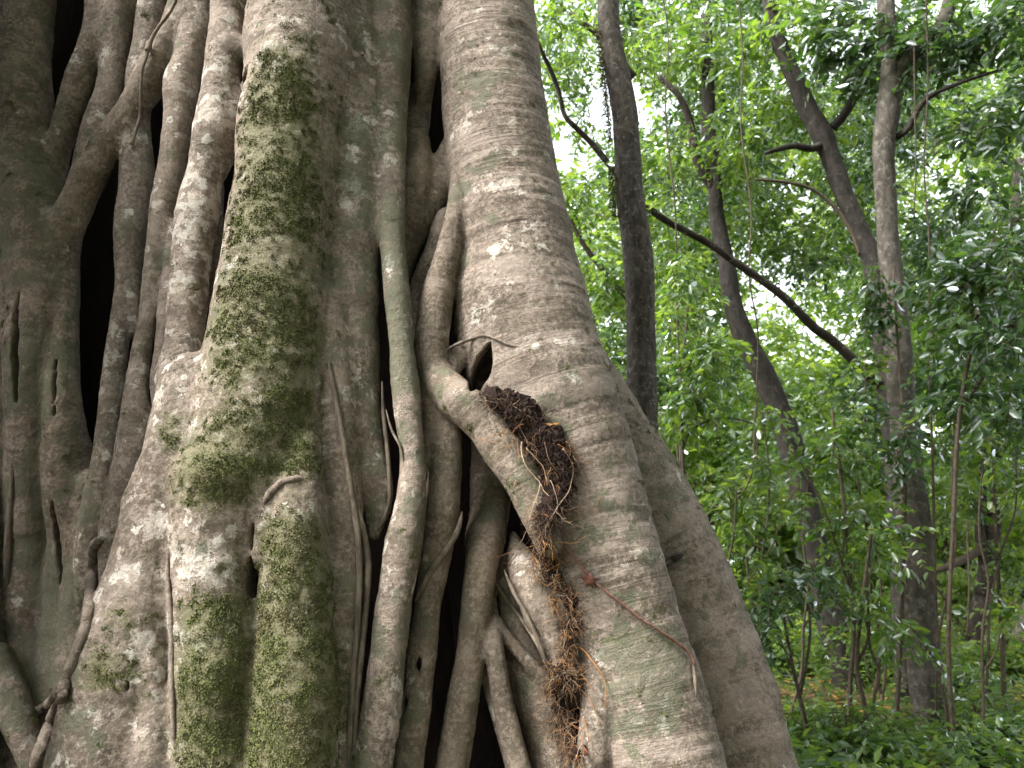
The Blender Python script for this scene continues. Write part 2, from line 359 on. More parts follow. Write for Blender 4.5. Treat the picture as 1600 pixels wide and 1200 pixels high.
# the legs under the arm
R([(694,640,20),(697,710,26),(690,790,29),(683,850,27),(672,930,23),(660,1020,23),(648,1110,24),(636,1210,25)], 3.36, tan=.3, ring=.2, algae_shade=.15, pale=.2, up=False)
R([(766,680,30,3.85),(765,790,31,3.68),(758,840,31,3.56),(752,880,26),(738,990,24),(724,1095,24),(706,1210,27)], 3.46, tan=.55, pale=.1, algae_shade=.1, up=False)
R([(766,870,4,3.62),(769,950,9,3.54),(773,1010,14),(783,1080,17),(798,1150,18),(812,1210,20)], 3.44, tan=.2, pale=.2, up=False)
R([(758,1040,7),(766,1080,9),(778,1120,10),(793,1172,11),(806,1220,12)], 3.52, pale=.3, up=False)
R([(776,975,10),(800,1005,11),(828,1036,11),(858,1070,11)], 3.5, tan=.5, up=False, down=False)
R([(802,835,6,3.66),(816,885,24,3.5),(840,940,29),(862,1000,27),(878,1050,20)], 3.42, pale=.4, tan=.2, up=False, down=False)
R([(790,880,14),(800,950,20),(812,1010,28),(838,1080,38),(862,1140,44),(880,1210,50)], 3.6, tan=.4, algae_shade=.25, up=False)
R([(930,1030,10),(932,1090,22),(928,1160,26),(922,1220,30)], 3.38, pale=.3, up=False)
CARVE = [((404,868),(403,940),3.0,5), ((412,795),(405,862),3.0,2.5), ((766,534),(736,616),3.26,16,.34), ((247,628),(249,722),3.26,6), ((345,302),(333,462),3.28,6), ((373,104),(379,122),3.18,9),
         ((24,440),(14,640),3.5,4.5), ((84,770),(88,930),3.6,4), ((76,540),(79,660),3.5,2.5), ((230,1050),(224,1085),2.96,2.4), ((660,1022),(657,1046),3.26,4.5), ((641,1078),(639,1104),3.26,3.5), ((20,120),(22,165),3.5,7)]

VOX = 0.0115
LO = np.array([-3.0, 2.15, -0.12]); HI = np.array([2.1, 4.55, 4.75])
FIG_BASE = np.array([-0.6, 3.5, 0.0])

segA, segB, segRa, segRb, segS, segT0, segT1, segR = [], [], [], [], [], [], [], []
for ri, r in enumerate(ROOTS):
    N = np.array([tuple(q_) + (r['Y'],) * (4 - len(q_)) for q_ in r['nodes']], float)
    Yn = N[:, 3] if N.shape[1] > 3 else np.full(len(N), r['Y'])
    Y = np.array([yb(a_, y) for a_, y in zip(Yn, N[:, 1])])
    P, k = at(N[:, 0], N[:, 1], Y)
    rad = N[:, 2] * k
    C = np.column_stack([P, rad])
    if r['up']:
        d = C[0, :3] - C[1, :3]; d = d / d[2] * max(0.05, 5.0 - C[0, 2]); C = np.vstack([np.r_[C[0, :3] + d * 0.5, rad[0] * 1.02], C]); C = np.vstack([np.r_[C[0, :3] + d * 0.5, rad[0]], C])
    if r['down'] and r['nodes'][-1][1] >= 1180:
        d = C[-1, :3] - C[-2, :3]; d = d / -d[2] * (C[-1, 2] + 0.2)
        C = np.vstack([C, np.r_[C[-1, :3] + d * 0.5, C[-1, 3] * 1.15], np.r_[C[-1, :3] + d, C[-1, 3] * 1.4]])
    C = catmull(C, 3)
    # gentle wander and uneven thickness, stronger for thin roots
    wv = np.stack([vnoise(C[:, :3], 5.0, 3 + ri), vnoise(C[:, :3], 5.0, 90 + ri), vnoise(C[:, :3], 9.0, 190 + ri)], 1)
    C[:, 0] += wv[:, 0] * 0.003; C[:, 1] += wv[:, 1] * 0.006; C[:, 3] *= 1 + np.where(C[:, 3] > .13, .025, .07) * wv[:, 2]
    L = np.r_[0, np.cumsum(np.linalg.norm(np.diff(C[:, :3], axis=0), axis=1))]
    segA.append(C[:-1, :3]); segB.append(C[1:, :3]); segRa.append(C[:-1, 3]); segRb.append(C[1:, 3])
    segT0.append(L[:-1] + ri * 3.7); segT1.append(L[1:] + ri * 3.7)
    segS.append(np.full(len(C) - 1, r['s'])); segR.append(np.full(len(C) - 1, ri))
f32 = np.float32
segA, segB, segRa, segRb, segS, segT0, segT1, segR = [np.concatenate(a) for a in (segA, segB, segRa, segRb, segS, segT0, segT1, segR)]
A_s = segA.copy(); B_s = segB.copy(); A_s[:, 1] /= segS; B_s[:, 1] /= segS
A_s = A_s.astype(f32); D_s = (B_s - A_s).astype(f32); L2 = (D_s ** 2).sum(1) + f32(1e-9)
Ra = segRa.astype(f32); dR = (segRb - segRa).astype(f32); Sinv = (1 / segS).astype(f32); Smul = np.minimum(1, segS).astype(f32)
KB = f32(0.011)
carves = []
for (a, b, Y, rp, *dp) in CARVE:
    pa, ka = at(a[0], a[1], Y); pb, kb = at(b[0], b[1], Y); carves.append((pa, pb, rp * float(ka), dp[0] if dp else .16))

def seg_dist(P, idx, want_t=False):
    """distance of points (n,3) to segments idx -> (m,n)"""
    px = P[:, 0][None]; py = P[:, 1][None] * Sinv[idx][:, None]; pz = P[:, 2][None]
    a = A_s[idx]; d = D_s[idx]
    qx = px - a[:, 0:1]; qy = py - a[:, 1:2]; qz = pz - a[:, 2:3]
    t = (qx * d[:, 0:1] + qy * d[:, 1:2] + qz * d[:, 2:3]) / L2[idx][:, None]
    np.clip(t, 0, 1, out=t)
    qx -= t * d[:, 0:1]; qy -= t * d[:, 1:2]; qz -= t * d[:, 2:3]
    r = np.sqrt(qx * qx + qy * qy + qz * qz) - (Ra[idx][:, None] + t * dR[idx][:, None])
    r *= Smul[idx][:, None]
    return (r, t) if want_t else r
def carve_apply(P, d):
    for pa, pb, rr, dp in carves:
        c = (pa + pb) / 2
        if np.abs(P - c.astype(f32)).min() > 1.2: continue
        # a slot that runs inwards: distance in the x-z plane only, limited in depth
        ax, az = pa[0], pa[2]; bx, bz = pb[0] - ax, pb[2] - az
        t = np.clip(((P[:, 0] - ax) * bx + (P[:, 2] - az) * bz) / (bx * bx + bz * bz), 0, 1)
        e = np.sqrt((P[:, 0] - ax - t * bx) ** 2 + (P[:, 2] - az - t * bz) ** 2) - rr * (1 - 0.85 * np.abs(2 * t - 1) ** 1.6)
        e = np.maximum(e, np.abs(P[:, 1] - pa[1]) - dp)
        d = np.maximum(d, -e)
    return d
def field(P, idx, full=False):
    rid = segR[idx]; st = np.r_[0, np.flatnonzero(np.diff(rid)) + 1]
    if not full:
        d = np.minimum.reduceat(seg_dist(P, idx), st, axis=0)
    else:
        d, t = seg_dist(P, idx, True)
    if full:
        dm = np.minimum.reduceat(d, st, axis=0)
        best = np.argmin(d, axis=0)
        tt = np.take_along_axis(t, best[None], 0)[0]
        along = segT0[idx][best] + tt * (segT1[idx][best] - segT0[idx][best])
        W = np.exp(-np.clip((dm - dm.min(0)) / 0.03, 0, 20)); W /= W.sum(0)
        return rid[st], dm, W, rid[best], along
    mn = d.min(0)
    u = mn - KB * np.log(np.exp(np.maximum((mn - d) / KB, -30)).sum(0))
    return carve_apply(P, u)

BS = 12
nb = np.ceil((HI - LO) / (VOX * BS)).astype(int)
G = nb * BS + 1
D = np.full(G, 1.0, f32)
bi = np.stack(np.meshgrid(*[np.arange(n) for n in nb], indexing='ij'), -1).reshape(-1, 3)
bc = (LO + (bi + 0.5) * BS * VOX).astype(f32)
half = BS * VOX * math.sqrt(3) / 2
allidx = np.arange(len(segA))
BLK = {}
ax = (np.arange(BS + 1) * VOX)
loc = np.stack(np.meshgrid(ax, ax, ax, indexing='ij'), -1).reshape(-1, 3)
for c0 in range(0, len(bc), 3000):
    dd = seg_dist(bc[c0:c0 + 3000], allidx)
    mn = dd.min(0)
    for j in range(dd.shape[1]):
        g = bi[c0 + j]
        if mn[j] < -half * 1.35:
            D[g[0] * BS:g[0] * BS + BS + 1, g[1] * BS:g[1] * BS + BS + 1, g[2] * BS:g[2] * BS + BS + 1] = -1
        elif mn[j] < half * 1.35 + 0.05:
            BLK[c0 + j] = np.flatnonzero(dd[:, j] < mn[j] + 2 * half * 1.3 + 0.05)
for b, idx in BLK.items():
    g = bi[b] * BS
    P = (LO + g * VOX + loc).astype(f32)
    D[g[0]:g[0] + BS + 1, g[1]:g[1] + BS + 1, g[2]:g[2] + BS + 1] = field(P, idx).reshape(BS + 1, BS + 1, BS + 1)
print('sdf', time.time() - T0, len(BLK), len(segA))
# naive surface nets
S = D < 0
cnt = np.zeros(G - 1, np.int8)
for dx in (0, 1):
    for dy in (0, 1):
        for dz in (0, 1):
            cnt += S[dx:G[0] - 1 + dx, dy:G[1] - 1 + dy, dz:G[2] - 1 + dz]
act = np.argwhere((cnt > 0) & (cnt < 8)); del cnt
IDX = np.full(G - 1, -1, np.int32); IDX[act[:, 0], act[:, 1], act[:, 2]] = np.arange(len(act))
corners = np.array([[x, y, z] for x in (0, 1) for y in (0, 1) for z in (0, 1)])
cv = np.stack([D[act[:, 0] + c[0], act[:, 1] + c[1], act[:, 2] + c[2]] for c in corners], 1)
acc = np.zeros((len(act), 3)); num = np.zeros(len(act))
for i in range(8):
    for j in range(i + 1, 8):
        if np.abs(corners[i] - corners[j]).sum() == 1:
            m = (cv[:, i] < 0) != (cv[:, j] < 0)
            t = cv[m, i] / (cv[m, i] - cv[m, j])
            acc[m] += corners[i] + t[:, None] * (corners[j] - corners[i]); num[m] += 1
V = LO + (act + acc / num[:, None]) * VOX
quads = []
for axn in range(3):
    o1, o2 = [a for a in range(3) if a != axn]
    s0 = [slice(1, -1)] * 3; s0[axn] = slice(0, -1); s1 = list(s0); s1[axn] = slice(1, None)
    a0 = S[tuple(s0)]; a1 = S[tuple(s1)]
    e = np.argwhere(a0 != a1); flip = a0[tuple(e.T)]
    off = np.ones(3, int); off[axn] = 0
    e = e + off
    def cell(d1, d2):
        q = e.copy(); q[:, o1] -= d1; q[:, o2] -= d2
        return IDX[q[:, 0], q[:, 1], q[:, 2]]
    q = np.stack([cell(1, 1), cell(0, 1), cell(0, 0), cell(1, 0)], 1)
    if axn == 1: flip = ~flip
    q[~flip] = q[~flip][:, ::-1]
    quads.append(q)
quads = np.vstack(quads); quads = quads[(quads >= 0).all(1)]
del S, IDX
print('nets', time.time() - T0, len(V), len(quads))

# per-vertex data, block by block
blk = np.minimum((act // BS), nb - 1); bid = (blk[:, 0] * nb[1] + blk[:, 1]) * nb[2] + blk[:, 2]
order = np.argsort(bid, kind='stable'); ub, stt = np.unique(bid[order], return_index=True); stt = np.r_[stt, len(order)]
n = len(V); owner = np.zeros(n, int); along = np.zeros(n, f32); PROP = {k: np.zeros(n, f32) for k in ('pale', 'ring', 'tan', 'algae_shade', 'moss')}
rp = {k: np.array([r[k] for r in ROOTS]) for k in PROP}
for b, s0, s1 in zip(ub, stt[:-1], stt[1:]):
    ii = order[s0:s1]; idx = BLK.get(b)
    if idx is None: continue
    rid, dm, W, ow, al = field(V[ii].astype(f32), idx, True)
    owner[ii] = ow; along[ii] = al
    for k in PROP: PROP[k][ii] = rp[k][rid] @ W
del D
def vnormals(V, Q):
    N = np.zeros_like(V)
    fn = np.cross(V[Q[:, 2]] - V[Q[:, 0]], V[Q[:, 3]] - V[Q[:, 1]])
    for c in range(4):
        for a in range(3): N[:, a] += np.bincount(Q[:, c], fn[:, a], len(V))
    return N / (np.linalg.norm(N, axis=1)[:, None] + 1e-12)
# one relaxation pass, then lumps, dents and ring wrinkles pushed along the normal
cs = np.zeros_like(V); cn = np.zeros(n)
for c in range(4):
    nx = quads[:, (c + 1) % 4]
    for a in range(3): cs[:, a] += np.bincount(quads[:, c], V[nx, a], n)
    cn += np.bincount(quads[:, c], minlength=n)
V = 0.5 * V + 0.5 * cs / np.maximum(cn, 1)[:, None]
NV = vnormals(V, quads)
radw = np.clip(np.array([np.mean([q[2] for q in r['nodes']]) for r in ROOTS])[owner] / 60.0, 0.25, 1.3)
disp = radw * (1 - .82 * np.clip(PROP['ring'], 0, 1)) * (0.015 * fbm(V, 4.0, 5, 2) + 0.006 * fbm(V, 14.0, 8, 2)) + 0.0026 * fbm(V, 42.0, 12, 2)
q = np.column_stack([V[:, 0] * 3, V[:, 1] * 3, along * 19])
rg = fbm(q, 1.0, 21, 2)
disp += PROP['ring'] * 0.0032 * np.clip(np.abs(rg) * 2.2 - .35, -.2, 1) * np.clip(radw * 1.3, 0.2, 1.3)
q = np.column_stack([V[:, 0] * 24, V[:, 1] * 24, V[:, 2] * 3.0])
fl = fbm(q, 1.0, 31, 2)
disp -= np.clip(np.abs(fl) * -1 + 0.10, 0, 1) * 0.035 * radw * (1 - np.clip(PROP['ring'], 0, 1))     # shallow lengthwise seams
V = V + NV * disp[:, None]
NV = vnormals(V, quads)

# painted-on growths and some painted shade: each is a ball on the bark where the photograph shows it
PX, PY, PD = project(V)
front = (NV * (V - np.array([0, 0, CAMZ]))).sum(1) < 0
def patch(kind, x, y, rx, ry, s):
    m = front & (np.abs(PX - x) < 9) & (np.abs(PY - y) < 9)
    if not m.any(): return
    c = V[m][np.argmin(PD[m])]; k = PD[m].min() / F
    d2 = ((V[:, 0] - c[0]) / (rx * k)) ** 2 + ((V[:, 2] - c[2]) / (ry * k)) ** 2 + ((V[:, 1] - c[1]) / (1.3 * max(rx, ry) * k)) ** 2
    PROP[kind] += s * np.exp(-0.7 * d2).astype(f32)
for x, y, rx, ry, s in [(418,105,34,48,1.0),(402,190,36,60,.9),(425,265,50,50,.85),(412,340,46,40,.85),(385,430,52,40,1.0),(405,490,80,32,.95),(355,560,50,30,.6),
    (400,560,60,30,.5),(392,660,60,36,.8),(345,705,58,46,.9),(335,755,60,28,.8),(462,705,36,36,.7),(445,630,60,30,.4),(345,1050,62,60,1.15),(345,1140,70,80,1.15),(455,900,50,80,.75),(462,1000,52,70,1.0),
    (470,1110,60,70,1.1),(305,960,30,28,.7),(365,945,30,18,.8),(165,1030,34,26,1.0),(192,955,34,24,.7),(258,655,22,34,.8),(470,190,40,110,.45),(480,380,30,150,.4),(480,580,28,80,.4),(300,440,20,14,.5),(405,820,20,20,.3),(150,1065,30,16,.6),(500,1130,20,60,.6),(440,830,40,20,.6),
    (850,590,40,14,.45),(985,1160,30,14,.4),(970,990,34,16,.45)]:
    patch('moss', x, y, rx, ry, s)
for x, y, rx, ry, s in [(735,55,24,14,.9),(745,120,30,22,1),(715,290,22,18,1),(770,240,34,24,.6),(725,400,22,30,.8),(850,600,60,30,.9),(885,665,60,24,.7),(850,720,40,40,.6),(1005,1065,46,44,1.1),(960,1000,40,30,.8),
    (985,1135,50,20,.9),(130,1160,60,44,1.2),(930,830,34,22,.8),(540,180,20,34,.8),(515,440,26,60,.8),(610,440,26,120,.6),(535,560,26,60,.8),(600,610,30,60,.6),(560,260,30,60,.5),(1010,850,30,16,.8),(1050,980,60,80,.5),(540,790,20,30,.7),(1080,1080,60,60,.6),(800,420,30,14,.5),(40,300,40,60,.6),(70,560,40,80,.5),(45,800,60,160,.5),(105,900,50,160,.5),(30,1060,60,110,.6),(110,1020,30,80,.5)]:  # last few, lower left: film plus the columns' shade put into the colour
    patch('algae_shade', x, y, rx, ry, s)
for x, y, rx, ry, s in [(790,282,54,14,1),(815,372,54,24,.8),(868,522,60,16,.9),(740,470,50,36,.7),(362,520,34,24,.9),(425,645,38,36,.9),(330,985,38,20,1.2),(385,968,28,18,1.1),(232,992,26,24,.9),(200,890,12,12,1.2),(622,1085,14,40,1),
    (308,300,26,60,.6),(345,180,26,40,.5),(180,540,16,50,.7),(446,795,34,20,.8),(435,1092,28,6,1),(210,1050,30,14,.7),(330,440,26,26,.5),(548,290,16,34,.8),(1062,1092,46,12,.9),(1010,900,40,20,.5),(935,1130,24,30,.9),(470,60,40,40,.4),(430,230,50,20,.5),(800,90,40,60,.4),
    (320,860,50,40,.6),(490,880,8,22,1),(400,1005,10,16,1),(960,560,30,10,.5),(350,900,40,30,.6),(770,180,50,30,.4),(1000,1120,40,14,.6),(150,1110,24,10,.9)]:
    patch('pale', x, y, rx, ry, s)

fig = thing('strangler_fig', 'huge old strangler fig trunk of fused grey roots with moss', 'tree', tuple(FIG_BASE))
fo = owner[quads]; face_owner = fo[:, 0].copy()
for ri in range(len(ROOTS)):                     # a stray island of faces goes to the root it touches
    fi = np.flatnonzero(face_owner == ri)
    if not len(fi): continue
    us, iv = np.unique(quads[fi], return_inverse=True); iv = iv.reshape(-1, 4); lab = np.arange(len(us))
    for it in range(400):
        l0 = lab.copy(); m4 = lab[iv].min(1)
        for c in range(4): np.minimum.at(lab, iv[:, c], m4)
        lab = lab[lab]
        if (lab == l0).all(): break
    fl_ = lab[iv[:, 0]]; ids, ct = np.unique(fl_, return_counts=True)
    for a_, c_ in zip(ids, ct):
        if c_ < ct.max():
            ff = fi[fl_ == a_]; other = fo[ff][fo[ff] != ri]
            if len(other): face_owner[ff] = np.bincount(other).argmax()
loopN = NV
for ri, r in enumerate(ROOTS):
    fq = quads[face_owner == ri]
    if not len(fq): continue
    used, inv = np.unique(fq, return_inverse=True)
    me = make_mesh(r['name'], V[used] - FIG_BASE, inv.reshape(-1, 4), M_BARK, True,
                   {'along': along[used], **{k: PROP[k][used] for k in PROP}})
    me.normals_split_custom_set_from_vertices(NV[used].astype(f32))
    o = link(r['name'], me, fig)
    if r['label']: o['label'] = r['label']
print('fig', time.time() - T0)

# host trunk: the dead tree inside, and the fig's far side and upper trunk (close the hollow)
hb = Bag()
for x, y, r0 in [(-3.35, 3.15, .35), (-3.6, 3.7, .45), (-3.9, 4.3, .5), (-3.4, 4.7, .6), (-2.6, 4.9, .6), (-1.9, 5.0, .62), (-1.1, 5.0, .64), (-.5, 4.9, .55), (0.0, 4.65, .40)]:  # leftmost ones unseen, added to keep sun out of the hollow
    z = np.linspace(-0.1, 6.6, 20); P = np.column_stack([x + .05 * np.sin(z * 2 + x), y + .1 * (z / 5) + .05 * np.cos(z * 1.7 + x * 3), z])
    if x > -.7: P[:, 0] -= np.clip(z - 1.2, 0, 4) * (.10 if x < -.2 else .17)
    hb.tube(P, r0 * (1.1 - .05 * z), 18, .10, 0, 5)
link('host_trunk', hb.mesh('host_trunk', M_HOST, True, FIG_BASE), fig)
ub_ = Bag(); z = np.linspace(4.95, 6.7, 8)
ub_.tube(np.column_stack([-1.35 + 0 * z, 4.45 + .05 * (z - 4.6), z]), 1.30 - .05 * (z - 4.6), 40, .06, 0, 9)
me = ub_.mesh('upper_trunk', M_BARK, True, FIG_BASE); link('upper_trunk', me, fig)

# moss: small leafy scales standing on the bark
def scatter_moss():
    mv = np.minimum(PROP['moss'], 1.15) * 0.66 + 0.60 * fbm(V, 11, 55, 3) + 0.95 * fbm(V * np.array([1, 1, 1.6]), 40, 77, 2)
    fm = mv[quads].mean(1); fc = front[quads].all(1)
    pr = np.clip((fm - 0.28) / 0.65, 0, 1) * fc
    fi = np.flatnonzero(pr > 0.02)
    cnt = rng.poisson(pr[fi] * 27.0)
    f = np.repeat(fi, cnt); m = len(f)
    a = rng.random((m, 2)); q = quads[f]
    P = (V[q[:, 0]] * ((1 - a[:, :1]) * (1 - a[:, 1:])) + V[q[:, 1]] * (a[:, :1] * (1 - a[:, 1:])) + V[q[:, 2]] * (a[:, :1] * a[:, 1:]) + V[q[:, 3]] * ((1 - a[:, :1]) * a[:, 1:]))
    Nn = NV[q[:, 0]]
    dirv = Nn * rng.uniform(.05, .55, (m, 1)) + rng.normal(0, .55, (m, 3)) + np.array([0, 0, -.45])
    dirv /= np.linalg.norm(dirv, axis=1)[:, None]
    side = np.cross(dirv, Nn + rng.normal(0, .3, (m, 3))); side /= np.linalg.norm(side, axis=1)[:, None] + 1e-9
    den = np.clip(pr[f] * 1.1, .25, 1)[:, None]; ln = (.0035 + .0045 * den) * rng.uniform(.6, 1.15, (m, 1)); wd = ln * rng.uniform(.28, .5, (m, 1))
    P = P - Nn * .001
    q4 = np.stack([P, P + dirv * ln * .5 + side * wd, P + dirv * ln + Nn * ln * .15 * -1, P + dirv * ln * .5 - side * wd], 1).reshape(-1, 3)
    me = make_mesh('moss', q4 - FIG_BASE, np.arange(m * 4).reshape(-1, 4), M_MOSS, False, {'var': np.repeat(rng.random(m), 4)})
    o = link('moss', me, fig); o['kind'] = 'stuff'
    print('moss', m)
tm = NT('moss_leaf'); tv = tm.attr('var').outputs['Fac']
tco = tm.coord()
mn_ = tm.noise(tco, 9, 4); mo_ = tm.noise(tco, 30, 4)
mcol = tm.mix(tv, (0.048, 0.056, 0.018), (0.115, 0.124, 0.045))
mcol = tm.mix(tm.math('MULTIPLY', tm.step(mo_, .48, .66), .7), mcol, tm.mix(tv, (0.10, 0.115, 0.03), (0.165, 0.175, 0.065)))
mcol = tm.mix(tm.math('MULTIPLY', tm.step(mn_, .46, .60), .70), mcol, tm.mix(tv, (0.070, 0.060, 0.030), (0.135, 0.118, 0.062)))
tm.surf(mcol, .8, None, .2); M_MOSS = tm.m
scatter_moss()

# ------------------------------------------------------------------ finer pieces on the fig
mfr = front & (PX > -40) & (PX < 1640) & (PY > -40) & (PY < 1240)
BIN = 5
SURF = np.full((340, 260), np.inf)
np.minimum.at(SURF, (((PX[mfr] + 40) // BIN).astype(int).clip(0, 339), ((PY[mfr] + 40) // BIN).astype(int).clip(0, 259)), PD[mfr])
def on_fig(x, y, off=0.0, spread=1):
    i = int((x + 40) // BIN); j = int((y + 40) // BIN)
    for s in (spread, spread + 1, spread + 3):
        wdw = SURF[max(0, i - s):i + s + 1, max(0, j - s):j + s + 1]
        wdw = wdw[np.isfinite(wdw)]
        if len(wdw): break
    d = (np.median(wdw) if len(wdw) else 3.3) - off
    u = (x - 800) / F; v = (600 - y) / F
    return np.array([u, CP - v * SP, SP + v * CP]) * d + np.array([0, 0, CAMZ]), d / F
def thin_root(nodes, label=None, off=0.006, mat=None, name='aerial_root', sides=8, smooth_d=True, parent=None, free=False):
    pts = []; rad = []
    for x, y, r in nodes:
        p, k = on_fig(x, y, 0); k = k * .8 * (.4 if ((x, y, r) in (nodes[0], nodes[-1]) and not free) else 1); pts.append(np.linalg.norm(p - np.array([0, 0, CAMZ]))); rad.append(r * k)
    d = np.array(pts)
    if smooth_d and len(d) > 3:
        dm = d.copy()
        for i in range(len(d)): dm[i] = np.median(d[max(0, i - 1):i + 2])
        d = dm
    P = []
    for (x, y, r), dd in zip(nodes, d):
        u = (x - 800) / F; v = (600 - y) / F
        ray = np.array([u, CP - v * SP, SP + v * CP]); ray /= np.linalg.norm(ray)
        sink = 1.3 * r * dd / F if (len(P) in (0, len(nodes) - 1) and not free) else 0
        P.append(ray * (dd - off + sink) + np.array([0, 0, CAMZ]))
    C = catmull(np.column_stack([np.array(P), np.array(rad)]), 6)
    b = Bag(); b.tube(C[:, :3], C[:, 3], sides, .22, 0.5, int(nodes[0][0]))
    par = parent or fig
    o = link(name, b.mesh(name, mat or M_VINE, True, base_of(par)), par)
    if label: o['label'] = label
    return o
thin_root([(513,560,4),(520,600,5),(530,650,5.5),(541,715,6),(551,778,6.5),(559,840,6.5),(561,900,6.5),(558,980,6.5),(551,1060,6.5),(547,1130,7),(543,1215,7)], 'thin root running the whole height beside its twin')
thin_root([(552,775,6),(562,810,7),(571,850,7),(575,890,7),(571,950,7),(564,1025,7),(556,1100,7),(551,1215,8)])
thin_root([(597,596,3),(599,645,4),(604,690,4.5),(608,740,4.5),(608,785,4),(598,815,4),(588,832,3.5)], 'dark thin root curving off at its foot')
thin_root([(603,640,2.5),(612,672,2.5),(626,700,2.5),(633,735,2.5)])
thin_root([(722,800,5),(716,826,6),(704,850,6),(690,870,6.5),(673,893,6.5),(660,915,6),(648,940,4)], 'thin root slanting over a thicker one')
thin_root([(772,905,3),(786,930,3.5),(813,965,4),(836,1000,4),(856,1040,4)], off=0.02)
thin_root([(788,890,3.5),(800,920,4),(822,960,4),(845,1010,4),(858,1050,3)], off=0.03)
thin_root([(168,840,9),(150,850,11),(145,875,10),(143,900,10),(139,940,10),(135,976,11),(126,1005,11),(114,1035,12),(104,1062,12),(92,1084,11),(76,1100,10),(56,1112,9)], free=True, label='knobbly brown root creeping down the left edge', mat=M_BARK, off=0.0)
thin_root([(104,1070,9),(96,1092,10),(84,1118,13),(72,1150,14),(60,1185,15),(48,1220,16)], mat=M_BARK)
thin_root([(20,690,4),(19,750,6),(16,800,7),(12,850,7),(11,900,7),(10,950,6)], off=-0.003)
thin_root([(690,552,3),(710,540,3.2),(735,530,3.2),(758,524,3.4),(780,532,3.2),(800,540,3),(820,542,2)], 'thin curved ridge root above the arched arm', mat=M_BARK, off=-0.002)
thin_root([(408,800,6),(416,780,7),(428,764,8),(446,752,8),(466,748,7),(482,752,5)], 'pale folded rim over a knob', off=-0.004, mat=M_BARK)
thin_root([(262,860,3.5),(262,900,4),(266,950,4.5),(268,1000,5),(268,1060,5),(270,1120,5),(274,1190,5)], off=0.002, mat=M_BARK)
thin_root([(1034,884,4),(1046,878,6),(1058,871,6),(1068,866,5)], 'short broken stub', off=0.012, mat=M_BROWNBARK, name='branch_stub')
thin_root([(1082,1030,4),(1086,1060,4),(1088,1090,3)], off=0.003)

hv = thing('hanging_vine', 'slender brown vine dangling in front of the upper left roots', 'vine', tuple(on_fig(205, 228, .05)[0]))
thin_root([(282,-20,3),(268,15,3),(246,45,3.2),(233,70,4),(228,90,3.4),(222,110,3),(220,150,3),(219,180,3.2),(212,205,3),(206,226,3.6)], off=0.035, name='stem', parent=hv, free=True)
thin_root([(233,66,5),(232,72,6.5),(230,80,5)], off=0.037, name='node', parent=hv, smooth_d=False, free=True)

# fallen twig with its hair roots
tw = thing('fallen_twig', 'long thin reddish twig lying aslant on the ringed buttress', 'twig', tuple(on_fig(985, 960, .01)[0]))
thin_root([(866,838,1.4),(886,858,2.2),(905,880,2.3),(925,905,2.3),(945,922,2.6),(968,940,2.6),(1000,966,2.6),(1030,985,2.6),(1060,1006,2.9),(1078,1022,3.2),(1086,1040,2.9)], off=0.012, free=True, name='stem', parent=tw, mat=M_REDTWIG)
for nd in ([(958,930,1.2),(962,948,1.2),(960,962,1)], [(964,934,1.3),(970,950,1.2),(972,968,1)], [(968,938,1.2),(978,952,1)], [(950,926,1.2),(948,938,1)]):
    thin_root(nd, off=0.010, name='hair_root', parent=tw, sides=5)

# ---- leaves caught on the bark
def flat_leaf(outline, size, curl, name, mat, label, p, rotz, tilt, cat='leaf', group=None):
    """outline: (x,y) rim in leaf units; built as a thin curled blade with two faces' thickness and a midrib fold"""
    O = np.array(outline, float)
    V_ = [np.r_[0, 0, 0]]
    for x, y in O: V_.append(np.r_[x, y, curl * (x * x) * 1.4 - .22 * abs(y) + curl * y * y])
    V_ = np.array(V_) * size; m = len(O)
    Vb = V_ - np.array([0, 0, .0012]); T = []
    for i in range(m):
        a = 1 + i; b = 1 + (i + 1) % m
        T += [(0, a, b), (m + 1, m + 1 + b, m + 1 + a)]
    Q = [(1 + i, m + 2 + i, m + 2 + (i + 1) % m, 1 + (i + 1) % m) for i in range(m)]
    me = make_mesh(name, np.vstack([V_, Vb]), [np.array(T), np.array(Q)], mat, True, {'var': np.full(2 * m + 2, .5)})
    o = thing(name, label, cat, tuple(p), group, me); o.rotation_euler = (math.radians(tilt), 0, math.radians(rotz)); o.rotation_mode = 'XYZ'
    return o
M_REDLEAF = simple('red_dead_leaf', (0.085, 0.030, 0.022), (0.17, 0.075, 0.05), 25, .6, .3, .003)
M_TANLEAF = simple('tan_dead_leaf', (0.20, 0.10, 0.028), (0.34, 0.19, 0.06), 25, .6, .3, .003)
M_PALELEAF = simple('pale_dead_leaf', (0.30, 0.26, 0.15), (0.46, 0.42, 0.28), 25, .6, .3, .003)
lob_ = [(-.5,-.1),(-.3,-.2),(-.1,-.5),(.0,-.28),(.35,-.55),(.25,-.18),(.62,-.05),(.28,.12),(.40,.5),(.02,.26),(-.12,.45),(-.25,.15)]
ell = [(-.5,0),(-.3,-.13),(0,-.19),(.3,-.13),(.55,0),(.3,.13),(0,.19),(-.3,.13)]
lob = [(-.55,-.05),(-.3,-.10),(-.15,-.5),(.02,-.16),(.42,-.62),(.22,-.10),(.75,0),(.24,.10),(.46,.58),(.02,.18),(-.16,.45),(-.28,.10)]
flat_leaf(lob, .07, .5, 'fallen_leaf', M_REDLEAF, 'small red lobed leaf caught on the slanting twig', on_fig(920, 906, .022)[0], 150, 70)
flat_leaf(ell, .06, .6, 'fallen_leaf', M_TANLEAF, 'orange brown leaf stuck in the dark root clump', on_fig(864, 664, .03)[0], -12, 62)
